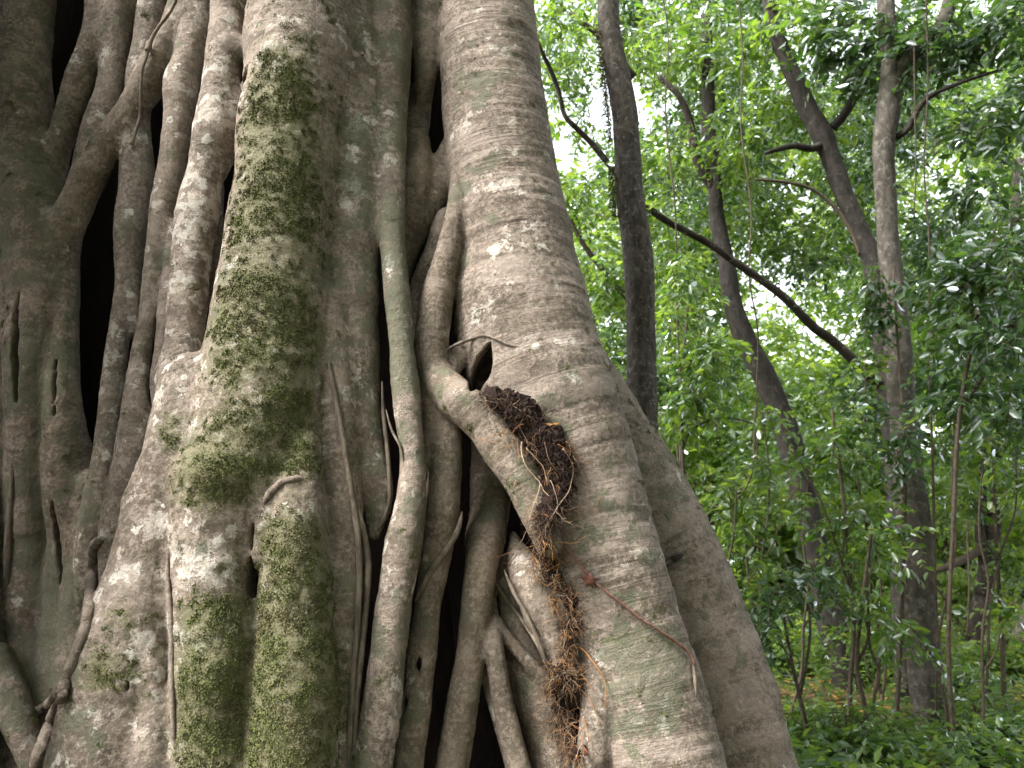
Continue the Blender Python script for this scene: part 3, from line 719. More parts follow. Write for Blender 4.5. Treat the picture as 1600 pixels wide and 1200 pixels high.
flat_leaf(ell, .062, 1.1, 'fallen_leaf', M_PALELEAF, 'pale curled leaf lying in the lowest root tangle', on_fig(874, 1080, .05)[0], 10, 75)
flat_leaf(ell, .05, .7, 'fallen_leaf', M_REDLEAF, 'tiny brown leaf wedged in a crease near the top', on_fig(569, 84, .03)[0], -60, 75)
flat_leaf(ell, .10, .5, 'fallen_leaf', M_REDLEAF, 'dull red leaf hanging below the lowest root tangle', on_fig(913, 1172, .03)[0], 86, 82)

# ---- the root mat of an epiphyte: dark clumps trailing wiry rootlets
rm = thing('epiphyte_root_mat', 'dark tangle of fallen epiphyte roots trailing orange rootlets', 'root mat', tuple(on_fig(870, 800, .02)[0]))
RMB = base_of(rm)
tR = NT('wiry_rootlet'); rv = tR.attr('var').outputs['Fac']
rc = tR.n('ShaderNodeValToRGB'); tR.l(rv, rc.inputs[0]); cr = rc.color_ramp
cr.elements[0].position = 0.0; cr.elements[0].color = (0.018, 0.010, 0.008, 1)
cr.elements[1].position = 1.0; cr.elements[1].color = (0.36, 0.185, 0.065, 1)
for p_, c_ in ((.35, (0.060, 0.033, 0.021, 1)), (.6, (0.33, 0.24, 0.16, 1)), (.8, (0.24, 0.105, 0.035, 1))):
    e = cr.elements.new(p_); e.color = c_
tR.surf(rc.outputs[0], .75, None, .25); M_ROOTLET = tR.m
clumps = [[(762,624,18),(780,630,25),(804,642,29),(830,664,31),(853,694,34),(868,730,36),(868,768,32),(860,802,20),(852,824,10)],
          [(838,822,8),(848,850,15),(858,880,21),(874,910,25),(886,938,24),(892,968,17),(888,1000,11),(882,1030,12)],
          [(874,1036,17),(880,1060,25),(884,1092,28),(890,1128,29),(896,1158,20),(900,1180,9)]]
cl_pts = []
for ci, cl in enumerate(clumps):
    P = []; r_ = []
    for x, y, r in cl:
        p, k = on_fig(x, y, 0.012, 3); P.append(p); r_.append(r * k)
    C = catmull(np.column_stack([np.array(P), np.array(r_)]), 9)
    for kk in range(2): C[1:-1, 1] = (C[:-2, 1] + C[1:-1, 1] + C[2:, 1]) / 3
    C[:, 3] *= 1 + .5 * vnoise(C[:, :3], 22, 40 + ci); C[:, 0] += .014 * vnoise(C[:, :3], 18, 50 + ci)
    C = catmull(C, 3); Vt, Qt, Tt = tube(C[:, :3], C[:, 3] * (.84, .50, .66)[ci], 72)
    nz = .6 * fbm(Vt, 26, 4 + ci, 2) + .7 * fbm(Vt * np.array([1, 1, .35]), 150, 14 + ci, 2); ctr = np.repeat(C[:, :3], 72, 0)
    dv = Vt - ctr
    Vt = Vt + dv * (nz * .42)[:, None]
    link('humus_clump', make_mesh('humus_clump', Vt - RMB, [Qt, Tt], M_HUMUS, True), rm)
    qx, qy, qd = project(Vt)
    np.minimum.at(SURF, (((qx + 40) // BIN).astype(int).clip(0, 339), ((qy + 40) // BIN).astype(int).clip(0, 259)), qd)
    cl_pts.append(C)
fb = Bag()
def fibre(p0, d0, ln, r, droop, wig, steps, seed):
    g = np.random.default_rng(seed); P = [p0]; d = d0 / (np.linalg.norm(d0) + 1e-9)
    for s in range(steps):
        d = d + g.normal(0, wig, 3) + np.array([0, 0, -droop]); d /= np.linalg.norm(d)
        P.append(P[-1] + d * ln / steps)
    P = np.array(P); return catmull(P, 2), None
for ci, C in enumerate(cl_pts):
    nF = (1900, 1000, 1000)[ci]
    for q_ in range(nF):
        i = rng.integers(0, len(C)); a = rng.uniform(0, 2 * math.pi); r = C[i, 3]
        out = np.array([math.cos(a), -abs(math.sin(a)) * .9, 0.35 * math.sin(a * 2)])
        p0 = C[i, :3] + out * r * rng.uniform(.75, 1.1)
        d0 = out * rng.uniform(.1, .6) + rng.normal(0, .7, 3) + np.array([0, -.05, -.4])
        Pf, _ = fibre(p0, d0, rng.uniform(.02, .085) * (1.9 if rng.random() < .12 else 1), 0, .18, .45, 5, int(rng.integers(1e9)))
        v = rng.choice([.0, .2, .35, .55, .75, .95], p=([.42, .30, .17, .07, .03, .01], [.20, .20, .20, .16, .13, .11], [.20, .20, .20, .18, .13, .09])[ci])
        fb.tube(Pf, np.linspace(1, .45, len(Pf)) * rng.uniform(.0005, .0013), 3, 0, v + rng.uniform(-.05, .05))
o = link('fine_rootlets', fb.mesh('fine_rootlets', M_ROOTLET, True, RMB), rm); o['kind'] = 'stuff'
def rootlet(nodes, r, v, off=.014):
    P = []
    for x, y in nodes:
        p, k = on_fig(x, y, off, 2); P.append(p)
    P = np.array(P); dm = P[:, 1].copy()
    P = catmull(P, 4)
    for kk in range(3): P[1:-1] = (P[:-2] + P[1:-1] * 2 + P[2:]) / 4
    P[:, 0] += .002 * vnoise(P, 60, 5); P[:, 2] += .002 * vnoise(P, 60, 6)
    b = Bag(); b.tube(P, np.linspace(1.1, .5, len(P)) * r, 5, .1, v)
    link('rootlet', b.mesh('rootlet', M_ROOTLET, True, RMB), rm)
for nd, r, v in [
    ([(815,690),(815,710),(822,730),(838,748),(845,756),(838,780),(830,800),(823,830),(812,850),(800,862)], .0022, .62),
    ([(845,756),(852,770),(858,775)], .0014, .62),
    ([(822,700),(836,715),(848,728),(853,745),(855,758)], .0018, .64),
    ([(880,700),(892,720),(896,735),(893,755),(885,775),(876,785),(868,797),(858,815),(850,830),(840,842),(832,850)], .0022, .52),
    ([(851,690),(856,715),(866,730),(872,738)], .0015, .45),
    ([(860,750),(868,770),(872,790)], .0015, .5),
    ([(800,695),(785,698),(770,690),(752,686),(742,682)], .0014, .72),
    ([(790,672),(775,680),(760,684),(750,694)], .0013, .8),
    ([(793,670),(785,685),(780,692)], .0012, .85),
    ([(808,685),(810,705),(811,725)], .0013, .8),
    ([(803,680),(800,695),(794,700)], .0012, .8),
    ([(792,723),(775,730),(762,745),(752,762),(738,774)], .0013, .48),
    ([(806,750),(800,770),(796,790),(793,815)], .0014, .72),
    ([(800,862),(785,868),(765,872),(745,870),(730,866)], .0015, .75),
    ([(812,850),(806,860),(800,870),(795,880),(790,892)], .0013, .75),
    ([(936,775),(932,795),(928,812),(924,824)], .0012, .85),
    ([(900,720),(908,735),(915,755),(920,780),(915,795),(900,800)], .0013, .7),
    ([(889,695),(892,708),(886,718)], .0016, .95), ([(885,690),(895,700),(902,712)], .0018, .98),
    ([(868,815),(880,806),(900,800),(915,802)], .0013, .5),
    ([(835,870),(842,885),(838,900),(846,918)], .0018, .9), ([(845,865),(858,880),(866,886)], .0016, .85), ([(870,866),(862,880),(850,890)], .0014, .9),
    ([(842,905),(852,915),(862,912),(876,900)], .0016, .92), ([(858,930),(862,948),(864,962)], .0017, .95), ([(862,940),(872,958),(876,966)], .0016, .9),
    ([(905,1010),(896,1022),(894,1040)], .0024, .84), ([(905,1010),(918,1022),(930,1040),(942,1055),(947,1075),(947,1095),(943,1108)], .0026, .84),
    ([(904,1040),(912,1058),(922,1072),(928,1082)], .0018, .8), ([(900,1072),(914,1084),(924,1098),(932,1118),(938,1135)], .0016, .76),
    ([(880,1110),(872,1120),(860,1128),(850,1124)], .0015, .85), ([(890,1112),(902,1105),(912,1110)], .0016, .88), ([(896,1130),(886,1140),(878,1150)], .0015, .6),
    ([(910,1120),(918,1140),(920,1160)], .0018, .82), ([(904,1125),(912,1145),(908,1165)], .0015, .9), ([(868,1090),(860,1102),(852,1100)], .0014, .5),
    ([(845,1070),(850,1082),(847,1096)], .0014, .5), ([(895,1080),(906,1072),(914,1068)], .0016, .95), ([(888,1145),(898,1155),(892,1170)], .0015, .8)]:
    rootlet(nd, r * 1.15, v)
for q_ in range(46):
    ci = int(rng.choice([0, 1, 2], p=[.34, .33, .33])); cl = clumps[ci]; x, y, r = cl[rng.integers(1, len(cl))]
    x += rng.uniform(-1, 1) * r; sgn = rng.choice([-1, 1]); nd = [(x, y)]; dx, dy = sgn * rng.uniform(2, 10), rng.uniform(4, 12)
    for s in range(int(rng.integers(3, 6))):
        x += dx + rng.normal(0, 3); y += dy + rng.normal(0, 3); nd.append((x, y))
    rootlet(nd, rng.uniform(.0009, .0017), float(rng.choice([.3, .5, .65, .8, .95])), rng.uniform(.008, .03))
print('details', time.time() - T0)

# ------------------------------------------------------------------ ground
gx = np.concatenate([np.linspace(-150, -12, 24), np.linspace(-11, 22, 70), np.linspace(24, 150, 24)])
gy = np.concatenate([np.linspace(-40, 2, 15), np.linspace(2.5, 26, 60), np.linspace(28, 250, 30)])
GX, GY = np.meshgrid(gx, gy, indexing='ij'); gp = np.column_stack([GX.ravel(), GY.ravel(), 0 * GX.ravel()])
def ground_z(P):
    P = np.asarray(P, float).reshape(-1, 3).copy(); P[:, 2] = 0
    far = np.clip((P[:, 1] - 14) / 60, 0, 1)
    return .10 * fbm(P, .35, 3, 3) + .05 * fbm(P, 2.0, 5, 2) + far * 1.2 - .12
gp[:, 2] = ground_z(gp)
nx, ny = len(gx), len(gy); ii = np.arange(nx - 1)[:, None] * ny + np.arange(ny - 1)[None]
gq = np.stack([ii, ii + ny, ii + ny + 1, ii + 1], -1).reshape(-1, 4)
tg = NT('forest_floor'); gco = tg.coord()
g1 = tg.noise(gco, 14, 6, .7); g2 = tg.noise(gco, .5, 4)
gc = tg.mix(tg.step(g1, .38, .62), (0.040, 0.028, 0.018), (0.13, 0.092, 0.055))
gc = tg.mix(tg.math('MULTIPLY', tg.step(g2, .45, .6), .7), gc, (0.055, 0.085, 0.022))
tg.surf(gc, .95, tg.bump(g1, .9, .03), .1)
go = link('ground', make_mesh('ground', gp, gq, tg.m)); go['kind'] = 'structure'

# ------------------------------------------------------------------ leaves
def leaf_mat(name, d1, d2, t1, t2, tw=.5, gl=.07):
    t = NT(name); v = t.attr('var').outputs['Fac']; oi = t.n('ShaderNodeObjectInfo').outputs['Random']
    v = t.math('FRACT', t.math('ADD', v, oi))
    dc = t.mix(v, d1, d2); tc = t.mix(v, t1, t2)
    df = t.n('ShaderNodeBsdfDiffuse'); t.l(dc, df.inputs[0])
    tr = t.n('ShaderNodeBsdfTranslucent'); t.l(tc, tr.inputs[0])
    m1 = t.n('ShaderNodeMixShader'); m1.inputs[0].default_value = tw; t.l(df.outputs[0], m1.inputs[1]); t.l(tr.outputs[0], m1.inputs[2])
    g = t.n('ShaderNodeBsdfGlossy'); g.inputs['Roughness'].default_value = .32; g.inputs[0].default_value = (.9, .95, 1, 1)
    fr = t.n('ShaderNodeFresnel'); fr.inputs[0].default_value = 1.42
    m2 = t.n('ShaderNodeMixShader'); t.l(t.math('ADD', t.math('MULTIPLY', fr.outputs[0], .4), gl * .25), m2.inputs[0]); t.l(m1.outputs[0], m2.inputs[1]); t.l(g.outputs[0], m2.inputs[2])
    t.l(m2.outputs[0], t.out.inputs[0]); return t.m
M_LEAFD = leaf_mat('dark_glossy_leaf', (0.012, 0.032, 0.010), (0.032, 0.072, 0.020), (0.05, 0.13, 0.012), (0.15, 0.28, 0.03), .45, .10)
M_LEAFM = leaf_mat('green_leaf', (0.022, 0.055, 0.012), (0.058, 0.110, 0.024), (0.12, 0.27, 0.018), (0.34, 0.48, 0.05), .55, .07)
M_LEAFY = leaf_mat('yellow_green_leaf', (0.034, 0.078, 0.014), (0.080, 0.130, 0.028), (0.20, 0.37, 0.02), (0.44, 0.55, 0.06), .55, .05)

LV8 = np.array([[0,0,0],[.28,-.36,.05],[.62,-.40,.05],[1.0,0,-.10],[.62,.40,.05],[.28,.36,.05],[.32,0,-.03],[.66,0,-.05]], float)
LT8 = np.array([[0,1,6],[1,2,7],[1,7,6],[2,3,7],[0,6,5],[6,7,5],[7,4,5],[7,3,4]])
LV5 = np.array([[0,0,0],[.45,-.42,.06],[1,0,-.08],[.45,.42,.06],[.5,0,-.04]], float)
LT5 = np.array([[0,1,4],[1,2,4],[0,4,3],[4,2,3]])
def norm(a): return a / (np.linalg.norm(a, axis=-1, keepdims=True) + 1e-9)
def leaf_frames(C, n_sp, leaf_len, per, droop, sp_len, dens=2.2):
    """C: list of (centre(3), radii(3), count). Returns leaf base, axis, normal, length and the twig polylines."""
    O = []; Dv = []
    for c, rad, cnt in C:
        m = int(cnt * dens)
        q = rng.normal(0, 1, (m, 3)); q = norm(q) * rng.random((m, 1)) ** .42
        # clump: pull sprays towards a few knots so that the crown has holes
        kn = norm(rng.normal(0, 1, (max(3, m // 9), 3))) * rng.random((max(3, m // 9), 1)) ** .45
        q = q * .45 + kn[rng.integers(0, len(kn), m)] * .62
        O.append(c + q * rad)
        h = norm(np.column_stack([q[:, 0] * rad[0] + rng.normal(0, .5, m), q[:, 1] * rad[1] + rng.normal(0, .5, m), rng.normal(-.1 - droop * .5, .35, m)])); Dv.append(h)
    O = np.vstack(O); Dv = np.vstack(Dv); m = len(O)
    ln = sp_len * rng.uniform(.6, 1.3, (m, 1))
    s = np.linspace(.12, 1, per)[None, :, None]
    sag = np.array([0, 0, -1.0])
    tw = O[:, None, :] + Dv[:, None, :] * ln[:, None] * s + sag * (droop * .35 * ln[:, None] * s ** 2)
    B = tw + rng.normal(0, .012, tw.shape)
    side = norm(np.cross(Dv, np.array([0, 0, 1.0]) + rng.normal(0, .25, (m, 3))))
    sg = np.where(np.arange(per) % 2 == 0, 1.0, -1.0)[None, :, None]
    a = norm(Dv[:, None, :] * rng.uniform(.3, .9, (m, per, 1)) + side[:, None, :] * sg + sag * rng.uniform(.0, .9, (m, per, 1)) * (droop + .25) + rng.normal(0, .22, (m, per, 3)))
    nn = np.array([0, -.25, .8]) + rng.normal(0, .75, (m, per, 3)); nn = norm(nn - a * (nn * a).sum(-1, keepdims=True))
    L = leaf_len * rng.uniform(.5, 1.4, (m, per))
    tp = np.stack([O, O + Dv * ln * .5 + sag * droop * .09 * ln, O + Dv * ln + sag * droop * .35 * ln], 1)
    return B.reshape(-1, 3), a.reshape(-1, 3), nn.reshape(-1, 3), L.ravel(), tp
def leaf_mesh(name, B, a, nn, L, width, origin, mat, near):
    LV, LT = (LV8, LT8) if near else (LV5, LT5)
    b = np.cross(nn, a); k = len(LV)
    Wd = width * (.85 + .3 * rng.random(len(L)))
    V_ = (B[:, None, :] + a[:, None, :] * LV[None, :, 0:1] * L[:, None, None] + b[:, None, :] * LV[None, :, 1:2] * (L * Wd)[:, None, None] * 2 * .62
          + nn[:, None, :] * LV[None, :, 2:3] * L[:, None, None]).reshape(-1, 3) - np.asarray(origin)
    T = (np.arange(len(B))[:, None, None] * k + LT[None]).reshape(-1, 3)
    return make_mesh(name, V_, T, mat, near, {'var': np.repeat(rng.random(len(B)) * .75, k)})
def twig_mesh(tp, r, origin, mat):
    m = len(tp); k = 3; ang = np.arange(3) * 2.094
    rr = r * np.array([1, .75, .4])[None, :, None, None]
    ring = np.stack([np.cos(ang), np.sin(ang) * .7, np.sin(ang) * .7], -1)[None, None]
    V_ = (tp[:, :, None, :] + ring * rr).reshape(-1, 3) - np.asarray(origin)
    j = np.arange(3); q = []
    for s in range(2):
        q.append(np.stack([s * 3 + j, s * 3 + (j + 1) % 3, s * 3 + 3 + (j + 1) % 3, s * 3 + 3 + j], -1))
    Q = (np.arange(m)[:, None, None] * 9 + np.vstack(q)[None]).reshape(-1, 4)
    return make_mesh('twigs', V_, Q, mat, True)
LEAFPROTO = {}
def blob(x, y, Y, rx, ry, dep, n):
    c, k = at(x, y, Y); return (c, np.array([rx * k, dep, ry * k]), n)
def foliage(root, blobs, leaf_len=.095, width=.50, per=13, droop=.5, sp_len=.38, mat=None, near=False, parts=0, twigs=True, tmat=None, name='crown'):
    mat = mat or M_LEAFM
    C = [blob(*b) for b in blobs]; org = base_of(root)
    B, a, nn, L, tp = leaf_frames(C, 0, leaf_len, per, droop, sp_len)
    if parts:
        x, y, d = project(B); vis = (x > 840 + np.clip((y - 100) * .33, 0, 400)) & (x < 1600) & (y > 0) & (y < 1200)
        facing = np.abs((nn * (B - np.array([0, 0, CAMZ]))).sum(1)) / d
        sc_ = np.where(vis, L * (.3 + facing) / d, -1)
        pick = np.argsort(-sc_)[:parts]; pick = pick[sc_[pick] > 0]
        key = (mat.name, width)
        if key not in LEAFPROTO:
            LEAFPROTO[key] = make_mesh('leaf', LV8 * np.array([1, 2 * .62 * width, 1]), LT8, mat, True, {'var': np.zeros(8)})
        from mathutils import Matrix
        for i in pick:
            bv = np.cross(nn[i], a[i]); p = B[i] - org; l_ = L[i]
            o = bpy.data.objects.new('leaf', LEAFPROTO[key]); COL.objects.link(o); o.parent = root
            o.matrix_local = Matrix(((a[i][0] * l_, bv[0] * l_, nn[i][0] * l_, p[0]), (a[i][1] * l_, bv[1] * l_, nn[i][1] * l_, p[1]), (a[i][2] * l_, bv[2] * l_, nn[i][2] * l_, p[2]), (0, 0, 0, 1)))
        keep = np.ones(len(B), bool); keep[pick] = False
        B, a, nn, L = B[keep], a[keep], nn[keep], L[keep]
    if len(B):
        o = link(name, leaf_mesh(name, B, a, nn, L, width, org, mat, near), root); o['kind'] = 'stuff'
    if twigs:
        o = link('twigs', twig_mesh(tp, .004, org, tmat or M_TWIG), root); o['kind'] = 'stuff'
    return len(B)
def limb(root, nodes, Y, mat, name='branch', sides=10, rough=.12, seed=0, ext=None):
    N = np.array(nodes, float); Yv = np.broadcast_to(np.asarray(Y, float), (len(N),))
    P, k = at(N[:, 0], N[:, 1], Yv); C = np.column_stack([P, N[:, 2] * k * (.87 if name == 'trunk' else 1)])
    if ext in ('down', 'both'):
        d = C[-1, :3] - C[-2, :3]; d = d / -d[2] * (C[-1, 2] + .35)
        if C[-1, 2] > 0: C = np.vstack([C, np.r_[C[-1, :3] + d * .6, C[-1, 3] * 1.08], np.r_[C[-1, :3] + d, C[-1, 3] * 1.35]])
    if ext in ('up', 'both'):
        d = C[0, :3] - C[1, :3]; d = d / max(d[2], .05) * 3.0; C = np.vstack([np.r_[C[0, :3] + d, C[0, 3] * .85], np.r_[C[0, :3] + d * .5, C[0, 3] * .92], np.r_[C[0, :3] + d * .12, C[0, 3] * .985], C])
    C = catmull(C, 6 if len(C) < 12 else 4)
    C[:, 0] += .25 * C[:, 3] * vnoise(C[:, :3], 1.6, 7 + seed); C[:, 3] *= 1 + .10 * vnoise(C[:, :3], 3.0, 9 + seed)
    b = Bag(); b.tube(C[:, :3], C[:, 3], sides, rough, .5, seed)
    return link(name, b.mesh(name, mat, True, base_of(root)), root)
def ground_pt(x, y, Y):
    """foot of a stem whose lowest traced point is (x, y)"""
    p, k = at(x, y, Y); p = np.array(p, float); p[2] = float(ground_z(p)[0]); return tuple(p)
TG = 'forest trees behind the fig'
nleaf = 0
# the slim dark tree just behind the fig
t = thing('forest_tree', 'slim dark straight trunk standing right beside the giant fig', 'tree', ground_pt(1010, 1180, 5.6), TG)
limb(t, [(950,-30,20),(953,30,20),(963,100,21),(974,170,22.5),(982,250,25),(988,330,25),(996,430,26.5),(1002,520,27),(1004,600,27.5),(1006,700,28),(1010,860,30),(1014,1100,34)], 5.6, M_DARKBARK, 'trunk', 22, .07, 3, 'both')
nleaf += foliage(t, [(940,-330,5.8,330,170,1.6,90), (1150,-420,6.2,260,200,1.8,90), (760,-520,6.0,300,200,1.8,60)], .10, .42, 11, .5, .4, M_LEAFM, tmat=M_TWIG)
def fringe(root, nodes, Y):
    N = np.array(nodes, float); C = catmull(N, 24); m = 2600
    i = rng.integers(0, len(C), m); P, k = at(C[i, 0] + rng.normal(0, 2.5, m), C[i, 1] + rng.normal(0, 5, m), np.full(m, Y) + rng.normal(0, .035, m))
    cl = vnoise(P, 5.0, 11) > -.25; P = P[cl]; m = len(P)
    a = norm(np.column_stack([rng.normal(-.5, .5, m), rng.normal(-.2, .5, m), rng.normal(-.6, .5, m)])); nn = norm(np.cross(a, rng.normal(0, 1, (m, 3))))
    o = link('moss', leaf_mesh('moss', P, a, nn, rng.uniform(.015, .04, m), .3, base_of(root), M_MOSS, False), root); o['kind'] = 'stuff'
fringe(t, [(932,20,1),(943,110,1),(950,170,1),(957,260,1),(962,340,1),(970,440,1),(974,520,1)], 5.58)
# the pale tree at right, with its fork and the long limb
t = thing('forest_tree', 'tall pale lichen spotted trunk forking high up at right', 'tree', ground_pt(1462, 1200, 8.5), TG)
limb(t, [(1384,-30,14),(1387,40,15),(1391,100,17),(1388,150,20),(1382,210,20),(1381,260,18),(1385,340,18),(1393,430,19),(1402,520,21),(1408,600,22),(1413,680,24),(1420,760,26),(1430,860,28),(1438,960,28),(1446,1060,29),(1456,1140,30),(1462,1210,32)], 8.5, M_PALEBARK, 'trunk', 20, .10, 5, 'both')
limb(t, [(1394,125,14),(1412,104,14),(1432,80,13.5),(1452,62,12.5),(1470,40,11),(1482,5,10),(1486,-40,9)], [8.5,8.45,8.4,8.35,8.3,8.25,8.2], M_PALEBARK, 'branch', 12, .1, 6)
limb(t, [(1400,215,6),(1420,200,5),(1432,175,5),(1455,150,4),(1500,130,3),(1560,110,2)], [8.5,8.4,8.3,8.2,8.1,8.0], M_BROWNBARK, seed=8)
nleaf += foliage(t, [(1450,50,8.4,160,110,1.1,60),(1540,190,8.2,90,110,.9,34),(1330,40,8.9,90,90,1.0,26),(1560,30,8.0,90,80,.9,30),(1450,-250,8.6,300,180,1.8,110)], .13, .42, 11, .5, .42, M_LEAFD, True, 300)
# dark twin just behind it
t = thing('forest_tree', 'dark crooked trunk rising directly behind the pale forked tree', 'tree', ground_pt(1420, 1180, 9.6), TG)
limb(t, [(1196,-30,11),(1210,40,13),(1228,90,14),(1246,130,16),(1262,170,17),(1282,205,18),(1296,240,17),(1312,290,16),(1335,340,16),(1358,390,18),(1372,440,19),(1380,520,20),(1386,600,19),(1396,720,18),(1410,900,20),(1420,1150,22)], 9.6, M_BLACKBARK, 'trunk', 16, .10, 11, 'both')
limb(t, [(1388,604,9.0),(1352,584,8.2),(1330,560,8.2),(1300,532,7.8),(1272,512,7.4),(1250,490,7.0),(1222,462,6.6),(1190,438,6.1),(1150,410,6.1),(1115,385,5.7),(1085,368,5.7),(1050,350,5.3),(1020,330,5.1),(985,298,4.9),(950,255,4.9),(925,225,4.5),(900,200,4.3),(882,180,4.1),(872,140,3.7),(858,105,3.4),(846,80,2.9),(832,40,2.0)], np.linspace(9.6, 7.4, 22), M_BROWNBARK, 'branch', 12, .12, 12).__setitem__('label', 'long bare limb slanting up to the left')
limb(t, [(1300,200,8),(1318,180,7.5),(1336,150,7),(1352,125,6),(1362,100,5)], [9.6,9.5,9.4,9.3,9.2], M_BLACKBARK, seed=13)
limb(t, [(1290,225,8),(1265,232,6),(1240,228,5),(1212,234,4),(1195,240,3)], [9.6,9.5,9.4,9.3,9.3], M_BLACKBARK, seed=14)
limb(t, [(1255,80,8),(1275,50,7),(1300,20,6),(1330,12,4.5)], 9.5, M_BLACKBARK, seed=15)
nleaf += foliage(t, [(1230,60,9.8,120,110,1.2,60),(1280,180,10.5,110,90,.8,34),(1320,300,10.4,70,70,.6,20),(1170,220,9.8,90,90,1.0,34),(1250,380,11.3,80,60,.5,20),(1230,-220,9.8,260,170,1.6,80)], .13, .42, 11, .5, .42, M_LEAFM, False, 300)
# leaning tree
t = thing('forest_tree', 'dark leaning trunk curving down between fig and pale tree', 'tree', ground_pt(1358, 1200, 10.5), TG)
limb(t, [(1102,-30,9),(1104,60,10),(1106,150,12),(1111,230,13),(1118,310,13),(1130,390,14),(1144,460,16),(1162,520,18),(1186,570,20),(1208,615,22),(1226,665,22),(1240,720,21),(1256,790,22),(1270,850,23),(1286,910,24),(1300,970,25),(1318,1040,26),(1336,1110,26),(1350,1210,28)], 10.5, M_BLACKBARK, 'trunk', 18, .09, 21, 'both')
limb(t, [(1118,300,8),(1090,250,7),(1078,190,6),(1060,150,5),(1030,120,4)], [10.5,10.4,10.3,10.2,10.2], M_BROWNBARK, seed=22)
nleaf += foliage(t, [(1080,70,10.5,100,110,1.2,50),(1060,240,11.2,80,80,.6,34),(1080,400,11.4,90,70,.7,34),(1180,330,11.4,80,70,.7,24),(1060,480,11.2,70,50,.6,22),(1100,-200,10.5,260,150,1.6,70)], .13, .42, 11, .5, .42, M_LEAFM, False, 300)
# right edge pair
t = thing('forest_tree', 'slender brown trunk with a low fork near the right edge', 'tree', ground_pt(1508, 1090, 13), TG)
limb(t, [(1580,500,10),(1574,620,11),(1564,740,12),(1557,790,13),(1548,850,15),(1536,920,16),(1526,980,16),(1518,1040,15),(1512,1090,15)], 13, M_BROWNBARK, 'trunk', 14, .1, 31, 'both')
limb(t, [(1532,930,9),(1536,880,8),(1532,830,8),(1534,760,7),(1530,680,6)], 12.95, M_BROWNBARK, seed=32)
limb(t, [(1536,858,7),(1518,868,6.5),(1500,878,6),(1480,886,5),(1462,892,4),(1440,900,3)], [13,12.8,12.6,12.4,12.3,12.2], M_TWIG, seed=33)
nleaf += foliage(t, [(1560,560,12.5,90,80,1.4,34),(1520,690,12.5,80,60,1.2,26),(1600,400,13,90,90,1.4,30)], .12, .42, 11, .5, .5, M_LEAFM)
t = thing('forest_tree', 'leaning mossy trunk cut off by the right edge', 'tree', ground_pt(1548, 1130, 12), TG)
limb(t, [(1640,840,10),(1618,920,12),(1598,980,13),(1584,1030,13),(1572,1080,14),(1556,1115,15),(1540,1140,16)], 12, M_PALEBARK, 'trunk', 14, .1, 36, 'both')
nleaf += foliage(t, [(1640,760,12,90,80,1.2,30),(1610,880,11.5,50,40,.8,12)], .11, .42, 11, .5, .45, M_LEAFM)
# tree hidden behind the slim one: foliage between it and the fig
t = thing('forest_tree', 'leafy tree seen in the gap between fig and slim trunk', 'tree', ground_pt(985, 1100, 9.2), TG)
limb(t, [(956,-30,6),(978,200,8),(1000,500,9),(1008,900,11)], 9.2, M_BROWNBARK, 'trunk', 12, .1, 41, 'both')
limb(t, [(992,480,6),(950,430,5),(910,380,4),(890,340,3)], [9.2,9.1,9.0,9.0], M_TWIG, seed=42)
limb(t, [(990,120,6),(940,60,5),(890,20,4)], [9.2,9.1,9.0], M_TWIG, seed=43)
nleaf += foliage(t, [(880,40,9.0,70,60,.9,34),(872,125,9.0,42,46,.5,11),(900,320,9.0,70,60,.8,30),(935,440,9.0,60,70,.8,28),(900,190,9.0,36,40,.5,8),(990,60,9.2,60,80,.9,26),(1030,330,9,60,90,.9,24),(960,560,9.4,50,60,.7,16)], .095, .42, 11, .5, .4, M_LEAFM, True, 300)

# understorey saplings with large glossy leaves
SG = 'understorey saplings among the trees'
def sapling(label, foot, stems, blobs, Y, mat, leaf_len, parts=300, per=11, near=True, sp_len=.36, droop=.6, name='sapling', cat='sapling', width=.42, bm=None, grp=SG):
    global nleaf
    r = thing(name, label, cat, ground_pt(foot[0], foot[1], Y), grp)
    for i, s in enumerate(stems): limb(r, [(a_, b_, c_ * .7) for a_, b_, c_ in s], Y, bm or M_TWIG, 'stem', 7, .1, int(s[0][0]), 'down' if i == 0 else None)
    nleaf += foliage(r, blobs, leaf_len, width, per, droop, sp_len, mat, near, parts, tmat=bm or M_TWIG)
    return r
sapling('sapling with drooping dark glossy leaves right of pale trunk', (1500,1150), [[(1560,330,3),(1530,480,4),(1500,640,5),(1490,800,4.5),(1482,1000,5),(1490,1150,5.5)],[(1500,640,4),(1560,560,3),(1600,520,2)]],
    [(1500,420,7.0,76,56,.6,18),(1560,380,6.8,70,60,.6,18),(1540,530,6.8,80,70,.6,24),(1500,600,7.2,46,46,.5,10),(1590,620,6.8,50,46,.5,12),(1520,300,7.2,70,50,.5,10)], 7.0, M_LEAFD, .115)
sapling('sapling with leaf tuft against the middle of pale trunk', (1400,1150), [[(1396,420,2.5),(1404,560,3),(1414,700,4),(1412,900,4),(1400,1150,5)]],
    [(1385,450,7.9,50,40,.35,10),(1412,700,7.9,34,40,.3,9),(1352,640,8.0,28,44,.3,7),(1362,480,8.0,30,28,.3,6)], 8.0, M_LEAFD, .105)
sapling('sapling with dark leaf clusters left of the leaning trunk', (1085,1100), [[(1075,480,3),(1066,600,3.5),(1068,760,4),(1080,1100,5)],[(1068,640,2.5),(1100,590,2),(1140,560,1.5)],[(1068,700,2.5),(1078,676,2.5),(1110,656,2.5),(1150,655,2),(1176,662,1.5)]],
    [(1085,540,7.4,70,50,.6,22),(1080,610,7.4,56,40,.5,14),(1060,420,7.6,50,50,.5,12)], 7.5, M_LEAFM, .10)
